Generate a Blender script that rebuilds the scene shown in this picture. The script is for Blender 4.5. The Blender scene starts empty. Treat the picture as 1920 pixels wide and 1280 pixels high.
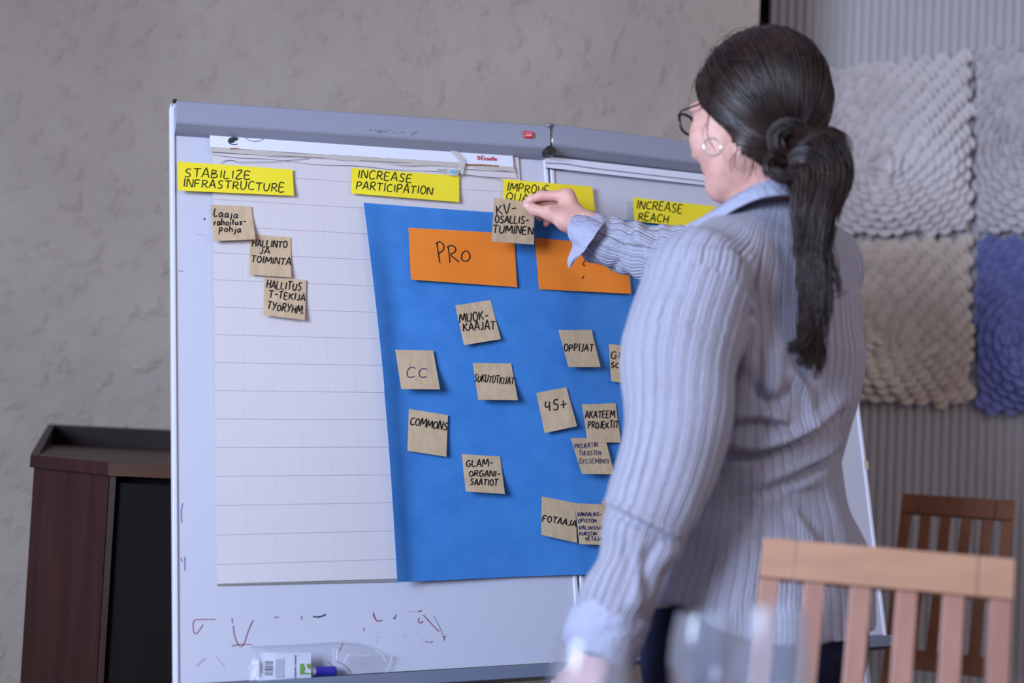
import bpy, bmesh, math, random
import numpy as np
from mathutils import Vector, Matrix

random.seed(7)
rng = np.random.RandomState(11)
SC = bpy.context.scene
COL = SC.collection

# ------------------------------------------------------------------ camera, light, exposure
FPX = 2667.0                       # 50 mm lens on a 36 mm frame, 1920 px wide
CAM = np.array([0.0, 0.0, 1.07])
PITCH, ROLL = math.radians(2.9), math.radians(2.7)
_f = np.array([0, math.cos(PITCH), math.sin(PITCH)])
_u = np.array([0, -math.sin(PITCH), math.cos(PITCH)])
_X = np.array([1.0, 0, 0])
_cx = _X * math.cos(ROLL) + _u * math.sin(ROLL)
_cy = -_X * math.sin(ROLL) + _u * math.cos(ROLL)

cd = bpy.data.cameras.new('camera')
cam = bpy.data.objects.new('camera', cd)
COL.objects.link(cam)
cd.sensor_width = 36.0
cd.lens = FPX * 36.0 / 1920.0
cd.clip_start = 0.05
cd.dof.use_dof = True
cd.dof.focus_distance = 2.62
cd.dof.aperture_fstop = 1.8
M = Matrix.Identity(4)
for i in range(3):
    M[i][0] = _cx[i]; M[i][1] = _cy[i]; M[i][2] = -_f[i]; M[i][3] = CAM[i]
cam.matrix_world = M
SC.camera = cam

SC.view_settings.view_transform = 'Standard'
SC.view_settings.look = 'None'
SC.view_settings.gamma = 1.0
SC.view_settings.use_curve_mapping = False
SC.view_settings.exposure = 0.80

world = bpy.data.worlds.new('world')
SC.world = world
world.use_nodes = True
bg = world.node_tree.nodes['Background']
bg.inputs[0].default_value = (0.63, 0.64, 0.85, 1)
bg.inputs[1].default_value = 0.235


def area(name, loc, target, sx, sy, power, color):
    l = bpy.data.lights.new(name, 'AREA')
    l.shape = 'RECTANGLE'; l.size = sx; l.size_y = sy; l.energy = power; l.color = color
    o = bpy.data.objects.new(name, l); COL.objects.link(o)
    o.location = loc
    o.rotation_euler = (Vector(target) - Vector(loc)).to_track_quat('-Z', 'Y').to_euler()
    return o


wl = area('window_daylight', (-2.3, -0.5, 1.85), (0.2, 2.6, 0.95), 1.4, 1.6, 46, (0.61, 0.745, 1.0))
wl.data.spread = math.radians(105)
area('warm_fill_light', (2.4, 0.6, 2.6), (0.9, 3.0, 1.0), 0.7, 0.7, 9, (1.0, 0.80, 0.62))  # unseen area light added as warm fill on the right


# ------------------------------------------------------------------ helpers
def ray(u, v):
    return _cx * (u - 960.0) / FPX - _cy * (v - 640.0) / FPX + _f


def P(u, v, y):
    d = ray(u, v)
    return CAM + d * (y - CAM[1]) / d[1]


def pix(p):
    d = np.asarray(p) - CAM
    z = d @ _f
    return 960 + FPX * (d @ _cx) / z, 640 - FPX * (d @ _cy) / z


def unit(a):
    a = np.asarray(a, float)
    return a / np.linalg.norm(a)


class Plane:
    def __init__(s, P0, h, v):
        s.P0 = np.asarray(P0, float); s.h = unit(h); s.v = unit(v)
        n = np.cross(s.h, s.v)
        s.n = n * (-np.sign(n[1]))

    def hit(s, u, v, off=0.0):
        d = ray(u, v)
        return CAM + d * (((s.P0 + off * s.n - CAM) @ s.n) / (d @ s.n))

    def uv(s, p):
        return np.array([(p - s.P0) @ s.h, (p - s.P0) @ s.v])

    def at(s, a, b, off=0.0):
        return s.P0 + a * s.h + b * s.v + off * s.n

    def hv(s, u, v, off=0.0):
        return s.uv(s.hit(u, v, off))


def srgb(r, g, b):
    f = lambda c: (c / 255 / 12.92) if c / 255 <= 0.04045 else ((c / 255 + 0.055) / 1.055) ** 2.4
    return (f(r), f(g), f(b), 1.0)


class MB:
    """collects vertices and faces for one mesh object"""
    def __init__(s):
        s.V = []; s.F = []; s.uv = None

    def add(s, verts, faces):
        k = len(s.V)
        s.V.extend([tuple(map(float, p)) for p in verts])
        s.F.extend([tuple(i + k for i in f) for f in faces])
        return k

    def box(s, o, ax, ay, az):
        """box from corner o with edge vectors"""
        o, ax, ay, az = map(lambda q: np.asarray(q, float), (o, ax, ay, az))
        v = [o, o + ax, o + ax + ay, o + ay, o + az, o + ax + az, o + ax + ay + az, o + ay + az]
        s.add(v, [(0, 3, 2, 1), (4, 5, 6, 7), (0, 1, 5, 4), (1, 2, 6, 5), (2, 3, 7, 6), (3, 0, 4, 7)])

    def tube(s, pts, radii, n=8, cap=True):
        pts = [np.asarray(p, float) for p in pts]
        if np.isscalar(radii): radii = [radii] * len(pts)
        t0 = unit(pts[1] - pts[0])
        a = np.array([0, 0, 1.0]) if abs(t0[2]) < 0.9 else np.array([1.0, 0, 0])
        x = unit(np.cross(t0, a))
        rings = []
        for i, p in enumerate(pts):
            t = unit(pts[min(i + 1, len(pts) - 1)] - pts[max(i - 1, 0)])
            x = unit(x - t * (x @ t)); y = np.cross(t, x)
            rings.append([p + radii[i] * (x * math.cos(2 * math.pi * k / n) + y * math.sin(2 * math.pi * k / n)) for k in range(n)])
        V = [q for r in rings for q in r]; F = []
        for i in range(len(pts) - 1):
            for k in range(n):
                F.append((i * n + k, i * n + (k + 1) % n, (i + 1) * n + (k + 1) % n, (i + 1) * n + k))
        if cap:
            F.append(tuple(range(n))[::-1]); F.append(tuple((len(pts) - 1) * n + k for k in range(n)))
        s.add(V, F)

    def lathe(s, c, prof, n=32, ax=None):
        """prof list of (r, z)"""
        c = np.asarray(c, float); V = []; F = []
        for r, z in prof:
            for k in range(n):
                a = 2 * math.pi * k / n
                V.append(c + np.array([r * math.cos(a), r * math.sin(a), z]))
        for i in range(len(prof) - 1):
            for k in range(n):
                F.append((i * n + k, i * n + (k + 1) % n, (i + 1) * n + (k + 1) % n, (i + 1) * n + k))
        s.add(V, F)

    def prism(s, poly, d):
        """poly: list of 3D points, extruded by vector d"""
        d = np.asarray(d, float); n = len(poly)
        V = [np.asarray(p, float) for p in poly] + [np.asarray(p, float) + d for p in poly]
        F = [tuple(range(n))[::-1], tuple(range(n, 2 * n))]
        for k in range(n):
            F.append((k, (k + 1) % n, n + (k + 1) % n, n + k))
        s.add(V, F)

    def grid(s, pts):
        """pts array [ny][nx][3]"""
        ny, nx = len(pts), len(pts[0])
        V = [p for row in pts for p in row]; F = []
        for j in range(ny - 1):
            for i in range(nx - 1):
                F.append((j * nx + i, j * nx + i + 1, (j + 1) * nx + i + 1, (j + 1) * nx + i))
        s.add(V, F)

    def build(s, name, mat, parent=None, smooth=False, bevel=0.0, solid=0.0, fix=True):
        me = bpy.data.meshes.new(name)
        me.from_pydata(s.V, [], s.F)
        if fix:
            bm = bmesh.new(); bm.from_mesh(me)
            bmesh.ops.recalc_face_normals(bm, faces=bm.faces)
            bm.to_mesh(me); bm.free()
        if smooth:
            me.polygons.foreach_set('use_smooth', [True] * len(me.polygons))
        me.materials.append(mat)
        o = bpy.data.objects.new(name, me); COL.objects.link(o)
        if bevel:
            m = o.modifiers.new('b', 'BEVEL'); m.width = bevel; m.segments = 3; m.limit_method = 'ANGLE'
            m.harden_normals = False
        if solid:
            m = o.modifiers.new('s', 'SOLIDIFY'); m.thickness = solid; m.offset = 0.0
            m2 = o.modifiers.new('e', 'EDGE_SPLIT'); m2.split_angle = math.radians(50)
        if parent is not None:
            adopt(o, parent)
        return o


def adopt(o, parent):
    o.parent = parent
    o.matrix_parent_inverse = parent_world(parent).inverted()


def parent_world(p):
    m = Matrix.LocRotScale(p.location, p.rotation_euler, p.scale)
    if p.parent is not None:
        return parent_world(p.parent) @ p.matrix_parent_inverse @ m
    return m


def thing(name, label, cat, loc=(0, 0, 0), group=None):
    o = bpy.data.objects.new(name, None); COL.objects.link(o)
    o.location = tuple(map(float, loc)); o.empty_display_size = 0.05
    return tag(o, label, cat, group)


def tag(o, label, cat, group=None):
    o['label'] = label; o['category'] = cat
    if group: o['group'] = group
    return o


def struct(o):
    o['kind'] = 'structure'
    return o


# ------------------------------------------------------------------ materials
def mat(name, base, rough=0.6, spec=0.5, metal=0.0, **kw):
    m = bpy.data.materials.new(name); m.use_nodes = True
    b = m.node_tree.nodes['Principled BSDF']
    b.inputs['Base Color'].default_value = base
    b.inputs['Roughness'].default_value = rough
    b.inputs['Specular IOR Level'].default_value = spec
    b.inputs['Metallic'].default_value = metal
    for k, v in kw.items():
        b.inputs[k.replace('_', ' ')].default_value = v
    return m


def nodes(m):
    return m.node_tree.nodes, m.node_tree.links, m.node_tree.nodes['Principled BSDF']


def noise_tint(m, base, other, scale=8.0, detail=4.0, coord='Object', stretch=None, lo=0.35, hi=0.65):
    N, L, b = nodes(m)
    tc = N.new('ShaderNodeTexCoord'); no = N.new('ShaderNodeTexNoise'); cr = N.new('ShaderNodeValToRGB')
    no.inputs['Scale'].default_value = scale; no.inputs['Detail'].default_value = detail
    src = tc.outputs[coord]
    if stretch:
        mp = N.new('ShaderNodeMapping'); mp.inputs['Scale'].default_value = stretch
        L.new(src, mp.inputs[0]); src = mp.outputs[0]
    L.new(src, no.inputs['Vector'])
    cr.color_ramp.elements[0].color = base; cr.color_ramp.elements[1].color = other
    cr.color_ramp.elements[0].position = lo; cr.color_ramp.elements[1].position = hi
    L.new(no.outputs['Fac'], cr.inputs[0]); L.new(cr.outputs[0], b.inputs['Base Color'])
    return m


def noise_bump(m, layers, coord='Object', stretch=None):
    """layers: list of (scale, strength, distance, detail)"""
    N, L, b = nodes(m)
    tc = N.new('ShaderNodeTexCoord')
    src = tc.outputs[coord]
    if stretch:
        mp = N.new('ShaderNodeMapping'); mp.inputs['Scale'].default_value = stretch
        L.new(src, mp.inputs[0]); src = mp.outputs[0]
    prev = None
    for sc, st, di, de in layers:
        no = N.new('ShaderNodeTexNoise'); no.inputs['Scale'].default_value = sc; no.inputs['Detail'].default_value = de
        bu = N.new('ShaderNodeBump'); bu.inputs['Strength'].default_value = st; bu.inputs['Distance'].default_value = di
        L.new(src, no.inputs['Vector']); L.new(no.outputs['Fac'], bu.inputs['Height'])
        if prev: L.new(prev.outputs[0], bu.inputs['Normal'])
        prev = bu
    L.new(prev.outputs[0], b.inputs['Normal'])
    return m


M_plaster = mat('plaster', srgb(178, 168, 160), 0.9, 0.2)
noise_tint(M_plaster, srgb(156, 143, 132), srgb(168, 154, 143), 2.2, 5)
noise_bump(M_plaster, [(4.0, 0.6, 0.035, 3.0), (13.0, 0.5, 0.014, 4.0), (34.0, 0.4, 0.006, 3.0)])
N, L, b = nodes(M_plaster)
last = b.inputs['Normal'].links[0].from_socket
tcp = N.new('ShaderNodeTexCoord'); nop = N.new('ShaderNodeTexNoise'); nop.inputs['Scale'].default_value = 19; nop.inputs['Detail'].default_value = 5
crp = N.new('ShaderNodeValToRGB'); crp.color_ramp.elements[0].position = .56; crp.color_ramp.elements[1].position = .72
bup = N.new('ShaderNodeBump'); bup.inputs['Strength'].default_value = .45; bup.inputs['Distance'].default_value = .016
L.new(tcp.outputs['Object'], nop.inputs['Vector']); L.new(nop.outputs['Fac'], crp.inputs[0]); L.new(crp.outputs[0], bup.inputs['Height'])
L.new(last, bup.inputs['Normal']); L.new(bup.outputs[0], b.inputs['Normal'])
M_corr = mat('corrugated_cladding', srgb(184, 180, 182), 0.55, 0.4)
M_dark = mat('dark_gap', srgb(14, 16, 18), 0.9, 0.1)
M_floor = mat('floor_boards', srgb(96, 70, 52), 0.5)
noise_tint(M_floor, srgb(88, 62, 45), srgb(112, 84, 62), 3, 6, stretch=(1, 14, 1))
M_ceil = mat('ceiling_paint', srgb(205, 200, 195), 0.9, 0.2)
M_white = mat('white_enamel', srgb(196, 196, 209), 0.28, 0.45)
M_wframe = mat('white_frame', srgb(214, 214, 228), 0.35, 0.5)
M_rail = mat('grey_rail', srgb(146, 148, 164), 0.38, 0.4)
M_tray = mat('tray_grey', srgb(112, 120, 140), 0.4, 0.5)
M_steel = mat('leg_steel', srgb(160, 168, 185), 0.35, 0.5, 0.5)
M_black = mat('black_plastic', srgb(26, 25, 30), 0.45)
M_silver = mat('silver_pin', srgb(190, 190, 195), 0.25, 0.5, 0.9)
M_red = mat('badge_red', srgb(205, 40, 48), 0.5)
M_whiteprint = mat('white_print', srgb(235, 215, 215), 0.6)
M_redprint = mat('red_print', srgb(205, 50, 62), 0.7)
M_blackprint = mat('black_print', srgb(35, 35, 44), 0.7)
M_ink = mat('black_marker_ink', srgb(18, 18, 20), 0.6, 0.3)
M_inkb = mat('blue_pen_ink', srgb(40, 44, 92), 0.6, 0.3)
M_inkg = mat('dark_green_ink', srgb(28, 40, 22), 0.6, 0.3)
M_mred = mat('red_marker_ink', srgb(140, 24, 52), 0.5)
M_mred2 = mat('faded_red_ink', srgb(200, 168, 196), 0.5)
M_mblue = mat('blue_marker_ink', srgb(50, 62, 150), 0.5)
M_mteal = mat('teal_marker_ink', srgb(96, 150, 160), 0.5)
M_paper = mat('pad_paper', srgb(214, 206, 208), 0.85, 0.2)
M_paperw = mat('pad_header', srgb(222, 222, 234), 0.8, 0.2)
M_paperb = mat('pad_torn_edge', srgb(190, 180, 172), 0.9, 0.2)
M_fold = mat('pad_brown_slit', srgb(150, 104, 70), 0.9, 0.2)
M_yellow = mat('yellow_card', srgb(222, 200, 40), 0.8, 0.2)
noise_tint(M_yellow, srgb(236, 212, 44), srgb(242, 222, 54), 6, 3)
M_orange = mat('orange_card', srgb(232, 126, 36), 0.8, 0.2)
noise_tint(M_orange, srgb(236, 128, 42), srgb(244, 140, 50), 7, 3)
M_kraft = mat('kraft_note', srgb(176, 148, 116), 0.85, 0.2)
noise_tint(M_kraft, srgb(190, 163, 130), srgb(202, 176, 144), 90, 5, stretch=(1, 1, 0.25))
M_blue = mat('blue_wrapping_paper', srgb(52, 122, 202), 0.75, 0.25)
M_tape = mat('tape', srgb(214, 210, 204), 0.5, 0.4, Alpha=0.55)
M_bluetag = mat('blue_tag', srgb(110, 178, 222), 0.5, 0.4)
M_beige = mat('beige_tape', srgb(196, 186, 160), 0.6, 0.3)

# ribbed paper: fine horizontal ribs in the blue paper
N, L, b = nodes(M_blue)
tc = N.new('ShaderNodeTexCoord'); wv = N.new('ShaderNodeTexWave'); bu = N.new('ShaderNodeBump')
wv.bands_direction = 'Z'; wv.inputs['Scale'].default_value = 90; wv.inputs['Distortion'].default_value = 0.6
no = N.new('ShaderNodeTexNoise'); no.inputs['Scale'].default_value = 14; no.inputs['Detail'].default_value = 5
b2 = N.new('ShaderNodeBump'); b2.inputs['Strength'].default_value = 0.22; b2.inputs['Distance'].default_value = 0.004
bu.inputs['Strength'].default_value = 0.10; bu.inputs['Distance'].default_value = 0.001
L.new(tc.outputs['Object'], wv.inputs['Vector']); L.new(tc.outputs['Object'], no.inputs['Vector'])
L.new(wv.outputs['Fac'], bu.inputs['Height']); L.new(no.outputs['Fac'], b2.inputs['Height'])
L.new(bu.outputs[0], b2.inputs['Normal']); L.new(b2.outputs[0], b.inputs['Normal'])
cr = N.new('ShaderNodeValToRGB'); n3 = N.new('ShaderNodeTexNoise'); n3.inputs['Scale'].default_value = 22; n3.inputs['Detail'].default_value = 6
cr.color_ramp.elements[0].color = srgb(58, 122, 192); cr.color_ramp.elements[1].color = srgb(66, 130, 199)
cr.color_ramp.elements[0].position = .35; cr.color_ramp.elements[1].position = .65
L.new(tc.outputs['Object'], n3.inputs['Vector']); L.new(n3.outputs['Fac'], cr.inputs[0]); L.new(cr.outputs[0], b.inputs['Base Color'])

# squared pad paper: 5 cm squares, printed solid rows and dotted columns (UV in metres)
N, L, b = nodes(M_paper)
tc = N.new('ShaderNodeTexCoord'); sp = N.new('ShaderNodeSeparateXYZ'); L.new(tc.outputs['UV'], sp.inputs[0])


def mth(op, a, bb=None, c=None):
    n = N.new('ShaderNodeMath'); n.operation = op
    for i, q in enumerate((a, bb, c)):
        if q is None: continue
        if isinstance(q, (int, float)): n.inputs[i].default_value = q
        else: L.new(q, n.inputs[i])
    return n.outputs[0]


def line(co, period, w):
    fr = mth('FRACT', mth('DIVIDE', co, period))
    return mth('LESS_THAN', mth('ABSOLUTE', mth('SUBTRACT', fr, 0.5)), w / period / 2)


rows = line(sp.outputs[1], 0.0500, 0.0011)
cols = mth('MULTIPLY', line(sp.outputs[0], 0.0500, 0.0011), line(sp.outputs[1], 0.0084, 0.0022))
ln = mth('MAXIMUM', mth('MULTIPLY', rows, 0.75), mth('MULTIPLY', cols, 0.55))
mx = N.new('ShaderNodeMix'); mx.data_type = 'RGBA'
L.new(ln, mx.inputs[0]); mx.inputs[6].default_value = srgb(208, 200, 202); mx.inputs[7].default_value = srgb(146, 138, 154)
L.new(mx.outputs[2], b.inputs['Base Color'])


def wood(name, a, c, rough, scale=5, stretch=(1, 1, 12), coat=0.0):
    m = mat(name, a, rough)
    noise_tint(m, a, c, scale, 6, stretch=stretch, lo=.3, hi=.7)
    if coat:
        nodes(m)[2].inputs['Coat Weight'].default_value = coat
        nodes(m)[2].inputs['Coat Roughness'].default_value = 0.2
    return m


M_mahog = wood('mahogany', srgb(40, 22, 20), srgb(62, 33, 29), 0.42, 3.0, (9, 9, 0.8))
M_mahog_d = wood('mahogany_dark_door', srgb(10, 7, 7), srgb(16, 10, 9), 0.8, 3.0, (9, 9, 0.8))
M_mahog_shaded = wood('mahogany_back_shaded', srgb(26, 14, 11), srgb(36, 20, 15), 0.6, 3.0, (9, 9, 0.8))  # shade on the cabinet's back panel, put into a darker mahogany
M_mahog_e = wood('mahogany_edge', srgb(62, 34, 18), srgb(78, 44, 22), 0.45, 3.0, (1, 9, 9))
M_chair = wood('beech_chair', srgb(158, 114, 100), srgb(174, 130, 114), 0.34, 4.0, (10, 10, 0.8), 0.25)
M_chairr = wood('beech_rail', srgb(174, 130, 104), srgb(190, 146, 118), 0.34, 4.0, (0.8, 10, 10), 0.25)
M_chair2 = wood('brown_chair', srgb(106, 58, 26), srgb(126, 72, 34), 0.5, 4.0, (10, 10, 0.8))
M_table = wood('table_wood', srgb(150, 100, 62), srgb(172, 120, 78), 0.4, 3.0, (0.8, 10, 10))

for m_ in (M_mahog, M_mahog_d, M_mahog_shaded, M_mahog_e):
    nodes(m_)[2].inputs['Specular IOR Level'].default_value = .18

# ------------------------------------------------------------------ the setting
WY = 3.62


def wall_quad(name, m, pts, thick):
    mb = MB(); mb.prism(pts, thick); o = mb.build(name, m); return struct(o)


xr = float(P(1424, 20, WY)[0])
mb = MB()
mb.prism([(-3.2, WY, 0), (xr, WY, 0), (xr, WY, 2.9), (-3.2, WY, 2.9)], (0, 0.12, 0))
w = struct(mb.build('wall_back', M_plaster))
mb = MB(); mb.box((-3.4, -1.2, -0.05), (6.6, 0, 0), (0, 6.2, 0), (0, 0, 0.05)); struct(mb.build('floor', M_floor))

# corrugated cladding: true vertical ribs
cx0 = float(P(1434, 300, 4.0)[0])
cyaw = math.radians(-5)
CW_h = np.array([math.cos(cyaw), math.sin(cyaw), 0]); CW_v = np.array([0, 0, 1.0])
CW = Plane((cx0, 4.0, 0), CW_h, CW_v)
per, amp = 0.0245, 0.0060
nseg = 12
nper = 62
row0, row1 = [], []
for i in range(nper * nseg + 1):
    t = i / nseg
    s_ = math.sin(2 * math.pi * t)
    off = amp * math.copysign(abs(s_) ** 0.8, s_)
    row0.append(CW.at(t * per, 0, off)); row1.append(CW.at(t * per, 2.9, off))
mb = MB(); mb.grid([row0, row1])
struct(mb.build('wall_right', M_corr, smooth=True, solid=0.002))
# dark strip standing in for the shade between plaster wall and cladding
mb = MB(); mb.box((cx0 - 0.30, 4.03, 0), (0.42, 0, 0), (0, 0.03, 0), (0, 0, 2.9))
struct(mb.build('gap_shade_1', M_dark))

# ------------------------------------------------------------------ the two flip-chart easels
psi, al, rho = math.radians(20), math.radians(12), math.radians(2.2)
h0 = np.array([math.cos(psi), math.sin(psi), 0]); bk = np.array([-math.sin(psi), math.cos(psi), 0])
v0 = math.cos(al) * np.array([0, 0, 1.0]) + math.sin(al) * bk
B1 = Plane(P(330, 742, 2.45), h0 * math.cos(rho) + v0 * math.sin(rho), -h0 * math.sin(rho) + v0 * math.cos(rho))
seam_p = B1.hit(1056, 700)
dh = math.radians(6)
B2 = Plane(seam_p, B1.h * math.cos(dh) - B1.n * math.sin(dh), B1.v)


def surf(u, v, off=0.0):
    """point on whichever board the pixel falls on"""
    su = 1030 + (v - 325) * 0.0735
    return (B1 if u <= su else B2).hit(u, v, off)


def slab_on(pl, a0, a1, b0, b1, d0, d1):
    mb = MB()
    mb.box(pl.at(a0, b0, d0), pl.h * (a1 - a0), pl.v * (b1 - b0), pl.n * (d1 - d0))
    return mb


def make_easel(pl, a0, a1, b0, b1, rail_px, railrow, label, badge, tray_b):
    base = pl.at((a0 + a1) / 2, b0, 0); base = np.array([base[0], base[1] + 0.1, 0])
    t = thing('flipchart_easel', label, 'flipchart easel', base, 'flipchart easels side by side')
    # writing panel, its raised white frame
    mb = slab_on(pl, a0 + .006, a1 - .006, b0 + .01, b1 - .01, -0.014, 0.0)
    panel = mb.build('whiteboard_panel', M_white, t)
    mb = MB()
    for (x0, x1, y0, y1) in ((a0, a0 + .008, b0, b1), (a1 - .008, a1, b0, b1), (a0, a1, b1 - .008, b1)):
        mb.box(pl.at(x0, y0, -0.02), pl.h * (x1 - x0), pl.v * (y1 - y0), pl.n * 0.0235)
    mb.build('panel_frame', M_wframe, t, bevel=0.002)
    # pen tray along the lower edge
    mb = MB()
    prof = [(-.012, .004), (.004, .004), (.006, -.006), (.040, -.008), (.046, .004), (.050, .004), (.050, -.018), (-.012, -.024)]
    mb.prism([pl.at(a0 + .002, tray_b + q, d) for d, q in prof], pl.h * (a1 - a0 - .004))
    mb.build('pen_tray', M_tray, t, bevel=0.0015)
    # clamp rail: curved profile swept along the top
    (l0, l1), (r0, r1) = rail_px          # left top, left bottom ; right top, right bottom (pixels)
    off = 0.026
    L0, L1, R0, R1 = pl.hit(*l0, off), pl.hit(*l1, off), pl.hit(*r0, off), pl.hit(*r1, off)
    prof = [(0.0, -.020), (0.0, -.004), (.06, .000), (.40, .004), (.74, .005), (.80, .003), (.86, -.003), (.92, -.009), (.97, -.016), (1.0, -.026), (.96, -.034), (.3, -.034)]
    n = pl.n
    ptsL = [L0 + (L1 - L0) * q + n * d for q, d in prof]; ptsR = [R0 + (R1 - R0) * q + n * d for q, d in prof]
    mb = MB(); k = len(prof)
    mb.add(ptsL + ptsR, [tuple(range(k)), tuple(range(2 * k - 1, k - 1, -1))] + [(i, k + i, k + (i + 1) % k, (i + 1) % k) for i in range(k)])
    rail = mb.build('clamp_rail', M_rail, t)
    # legs: two at the front, one stay behind
    for a in (a0 + .05, a1 - .05):
        p0 = pl.at(a, tray_b - .01, -.02); p1 = np.array([*(p0 - pl.v * (p0[2] / pl.v[2]) * 1.0)[:2], 0.0])
        p0b = pl.at(a, b1 - .1, -.022)
        mb = MB(); mb.tube([p0b, p0, p1], .011, 10); mb.build('leg', M_steel, t, smooth=False)
        mb = MB(); mb.tube([p1 + np.array([0, 0, .03]), p1], .014, 10); mb.build('rubber_foot', M_black, t)
    pt_ = pl.at((a0 + a1) / 2, b1 - .12, -.03); pb = pt_ - pl.n * np.array([1, 1, 0]) * .55
    pb = np.array([pb[0], min(pb[1], WY - .06), 0])
    mb = MB(); mb.tube([pt_, pb], .011, 10); mb.build('rear_stay', M_steel, t)
    return t, panel, rail


# in-plane extents
aL = B1.hv(319, 210)[0]; aR = B1.hv(1055, 700)[0]
bT = B1.hv(331, 192)[1] - .004
bB = B1.hv(800, 1262)[1]
e1, panel1, rail1 = make_easel(B1, aL, aR - .001, bB - .004, bT, (((331, 187), (330, 244)), ((1031, 234), (1030, 292))), None,
                               'white flipchart easel carrying the squared paper pad, red badge on its grey rail', True, bB)
a2R = B2.hv(1634, 960)[0]
b2B = B2.hv(1640, 1196)[1]
b2T = bT + (B1.P0 - seam_p) @ B1.v + .0
e2, panel2, rail2 = make_easel(B2, .003, a2R, b2B - .004, b2T - .035, (((1036, 230), (1037, 285)), ((1545, 297), (1540, 347))), None,
                               'white flipchart easel behind the woman, its rail dropping to the right', False, b2B)


def ribbon_mb(mb, pts, wpx, hit):
    """pen stroke: pts in photo pixels, width in px, hit(u,v) gives the point on the sheet"""
    pts = [np.asarray(p, float) for p in pts]
    if len(pts) == 1: pts = [pts[0], pts[0] + np.array([wpx * .6, 0.2])]
    # catmull-rom resample
    out = []
    for i in range(len(pts) - 1):
        p0 = pts[max(i - 1, 0)]; p1 = pts[i]; p2 = pts[i + 1]; p3 = pts[min(i + 2, len(pts) - 1)]
        n = max(2, int(np.linalg.norm(p2 - p1) / 1.6))
        for k in range(n):
            t = k / n
            out.append(0.5 * ((2 * p1) + (-p0 + p2) * t + (2 * p0 - 5 * p1 + 4 * p2 - p3) * t * t + (-p0 + 3 * p1 - 3 * p2 + p3) * t ** 3))
    out.append(pts[-1])
    Lr, Rr = [], []
    for i, p in enumerate(out):
        d = out[min(i + 1, len(out) - 1)] - out[max(i - 1, 0)]
        ln_ = np.linalg.norm(d); d = d / ln_ if ln_ > 1e-6 else np.array([1.0, 0])
        nn = np.array([-d[1], d[0]]) * wpx / 2 * (0.85 + 0.3 * random.random())
        Lr.append(hit(*(p + nn))); Rr.append(hit(*(p - nn)))
    mb.grid([Lr, Rr])


# marker doodles left on the white panels
def doodles(panel, lines):
    for m, wpx, pts in lines:
        mb = MB()
        ribbon_mb(mb, pts, wpx, lambda u, v: surf(u, v, .0006))
        mb.build('marker_stroke', m, panel, fix=False)


z4 = lambda x, y: (300 + x / 3.2, 1040 + y / 3.2)
DO = [
    (M_mred, 1.5, [z4(332, 386), z4(260, 387), z4(207, 392), z4(198, 430), z4(206, 470), z4(222, 468), z4(244, 440), z4(257, 417)]),
    (M_mred, 1.6, [z4(433, 380), z4(434, 408)]), (M_mred, 1.5, [z4(440, 425), z4(444, 470), z4(462, 525), z4(485, 549), z4(505, 528), z4(530, 455), z4(558, 392)]),
    (M_mred, 1.6, [z4(430, 546), z4(480, 537), z4(550, 538)]),
    (M_mred, 1.4, [z4(684, 377), z4(710, 371)]), (M_mred, 1.3, [z4(855, 366), z4(848, 372), z4(850, 390)]),
    (M_blackprint, 2.6, [z4(918, 369), z4(945, 372), z4(975, 366), z4(993, 355)]),
    (M_mred, 2.0, [z4(1280, 347), z4(1287, 375), z4(1305, 396), z4(1333, 392)]),
    (M_mblue, 1.5, [z4(1398, 376), z4(1407, 384), z4(1415, 355)]),
    (M_mred2, 1.3, [z4(1480, 339), z4(1550, 338)]), (M_mred, 1.8, [z4(1548, 338), z4(1570, 335)]),
    (M_mred, 1.5, [z4(1556, 377), z4(1549, 395), z4(1558, 408), z4(1580, 398)]),
    (M_mred, 1.4, [z4(1580, 360), z4(1625, 410), z4(1674, 460)]),
    (M_mteal, 1.2, [z4(1640, 366), z4(1680, 440), z4(1706, 510)]), (M_mred, 1.2, [z4(1700, 490), z4(1716, 486)]), (M_mred, 1.2, [z4(1705, 490), z4(1706, 514)]),
    (M_mred, 1.3, [z4(1592, 519), z4(1610, 524), z4(1638, 520)]),
    (M_mred, 1.0, [z4(1222, 435), z4(1222, 460)]), (M_mred2, 1.0, [z4(1125, 388), z4(1140, 389)]),
    (M_mred2, 4.0, [z4(215, 665), z4(245, 640), z4(270, 620)]), (M_mred2, 1.4, [z4(330, 605), z4(362, 640), z4(390, 675)]),
    (M_mblue, 1.3, [z4(148, 10), z4(149, 95)]), (M_mred, 1.3, [z4(124, 20), z4(133, 42)]),
    (M_mblue, 1.3, [(343, 943), (340, 955), (340, 972), (341, 980)]),
    (M_mblue, 1.2, [(382, 408), (383, 413), (385, 409)]), (M_mred2, 1.3, [(366, 439), (383, 440)]),
    (M_mred, 1.0, [z4(1095, 530), z4(1076, 578)]), (M_mblue, 1.6, [z4(1196, 730), z4(1300, 724)]),
    (M_mred, 1.0, [z4(1004, 640), z4(1040, 668)]), (M_mred, 1.0, [z4(1052, 634), z4(1110, 664), z4(1150, 710)]),
    (M_mblue, 0.9, [(334, 507), (343, 509)]),
]
doodles(panel1, DO)
mb = MB()
for k in range(26):
    q = z4(1100 + 750 * random.random(), 460 + 70 * random.random())
    ribbon_mb(mb, [q, (q[0] + random.uniform(-2, 2), q[1] + random.uniform(-1, 1))], 0.8, lambda u, v: surf(u, v, .0006))
o = mb.build('ink_specks', M_blackprint, panel1, fix=False); o['kind'] = 'stuff'

# badge on the first rail, end knob, silver pin
def on_rail(u, v, o=.0325): return B1.hit(u, v, o)


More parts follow.
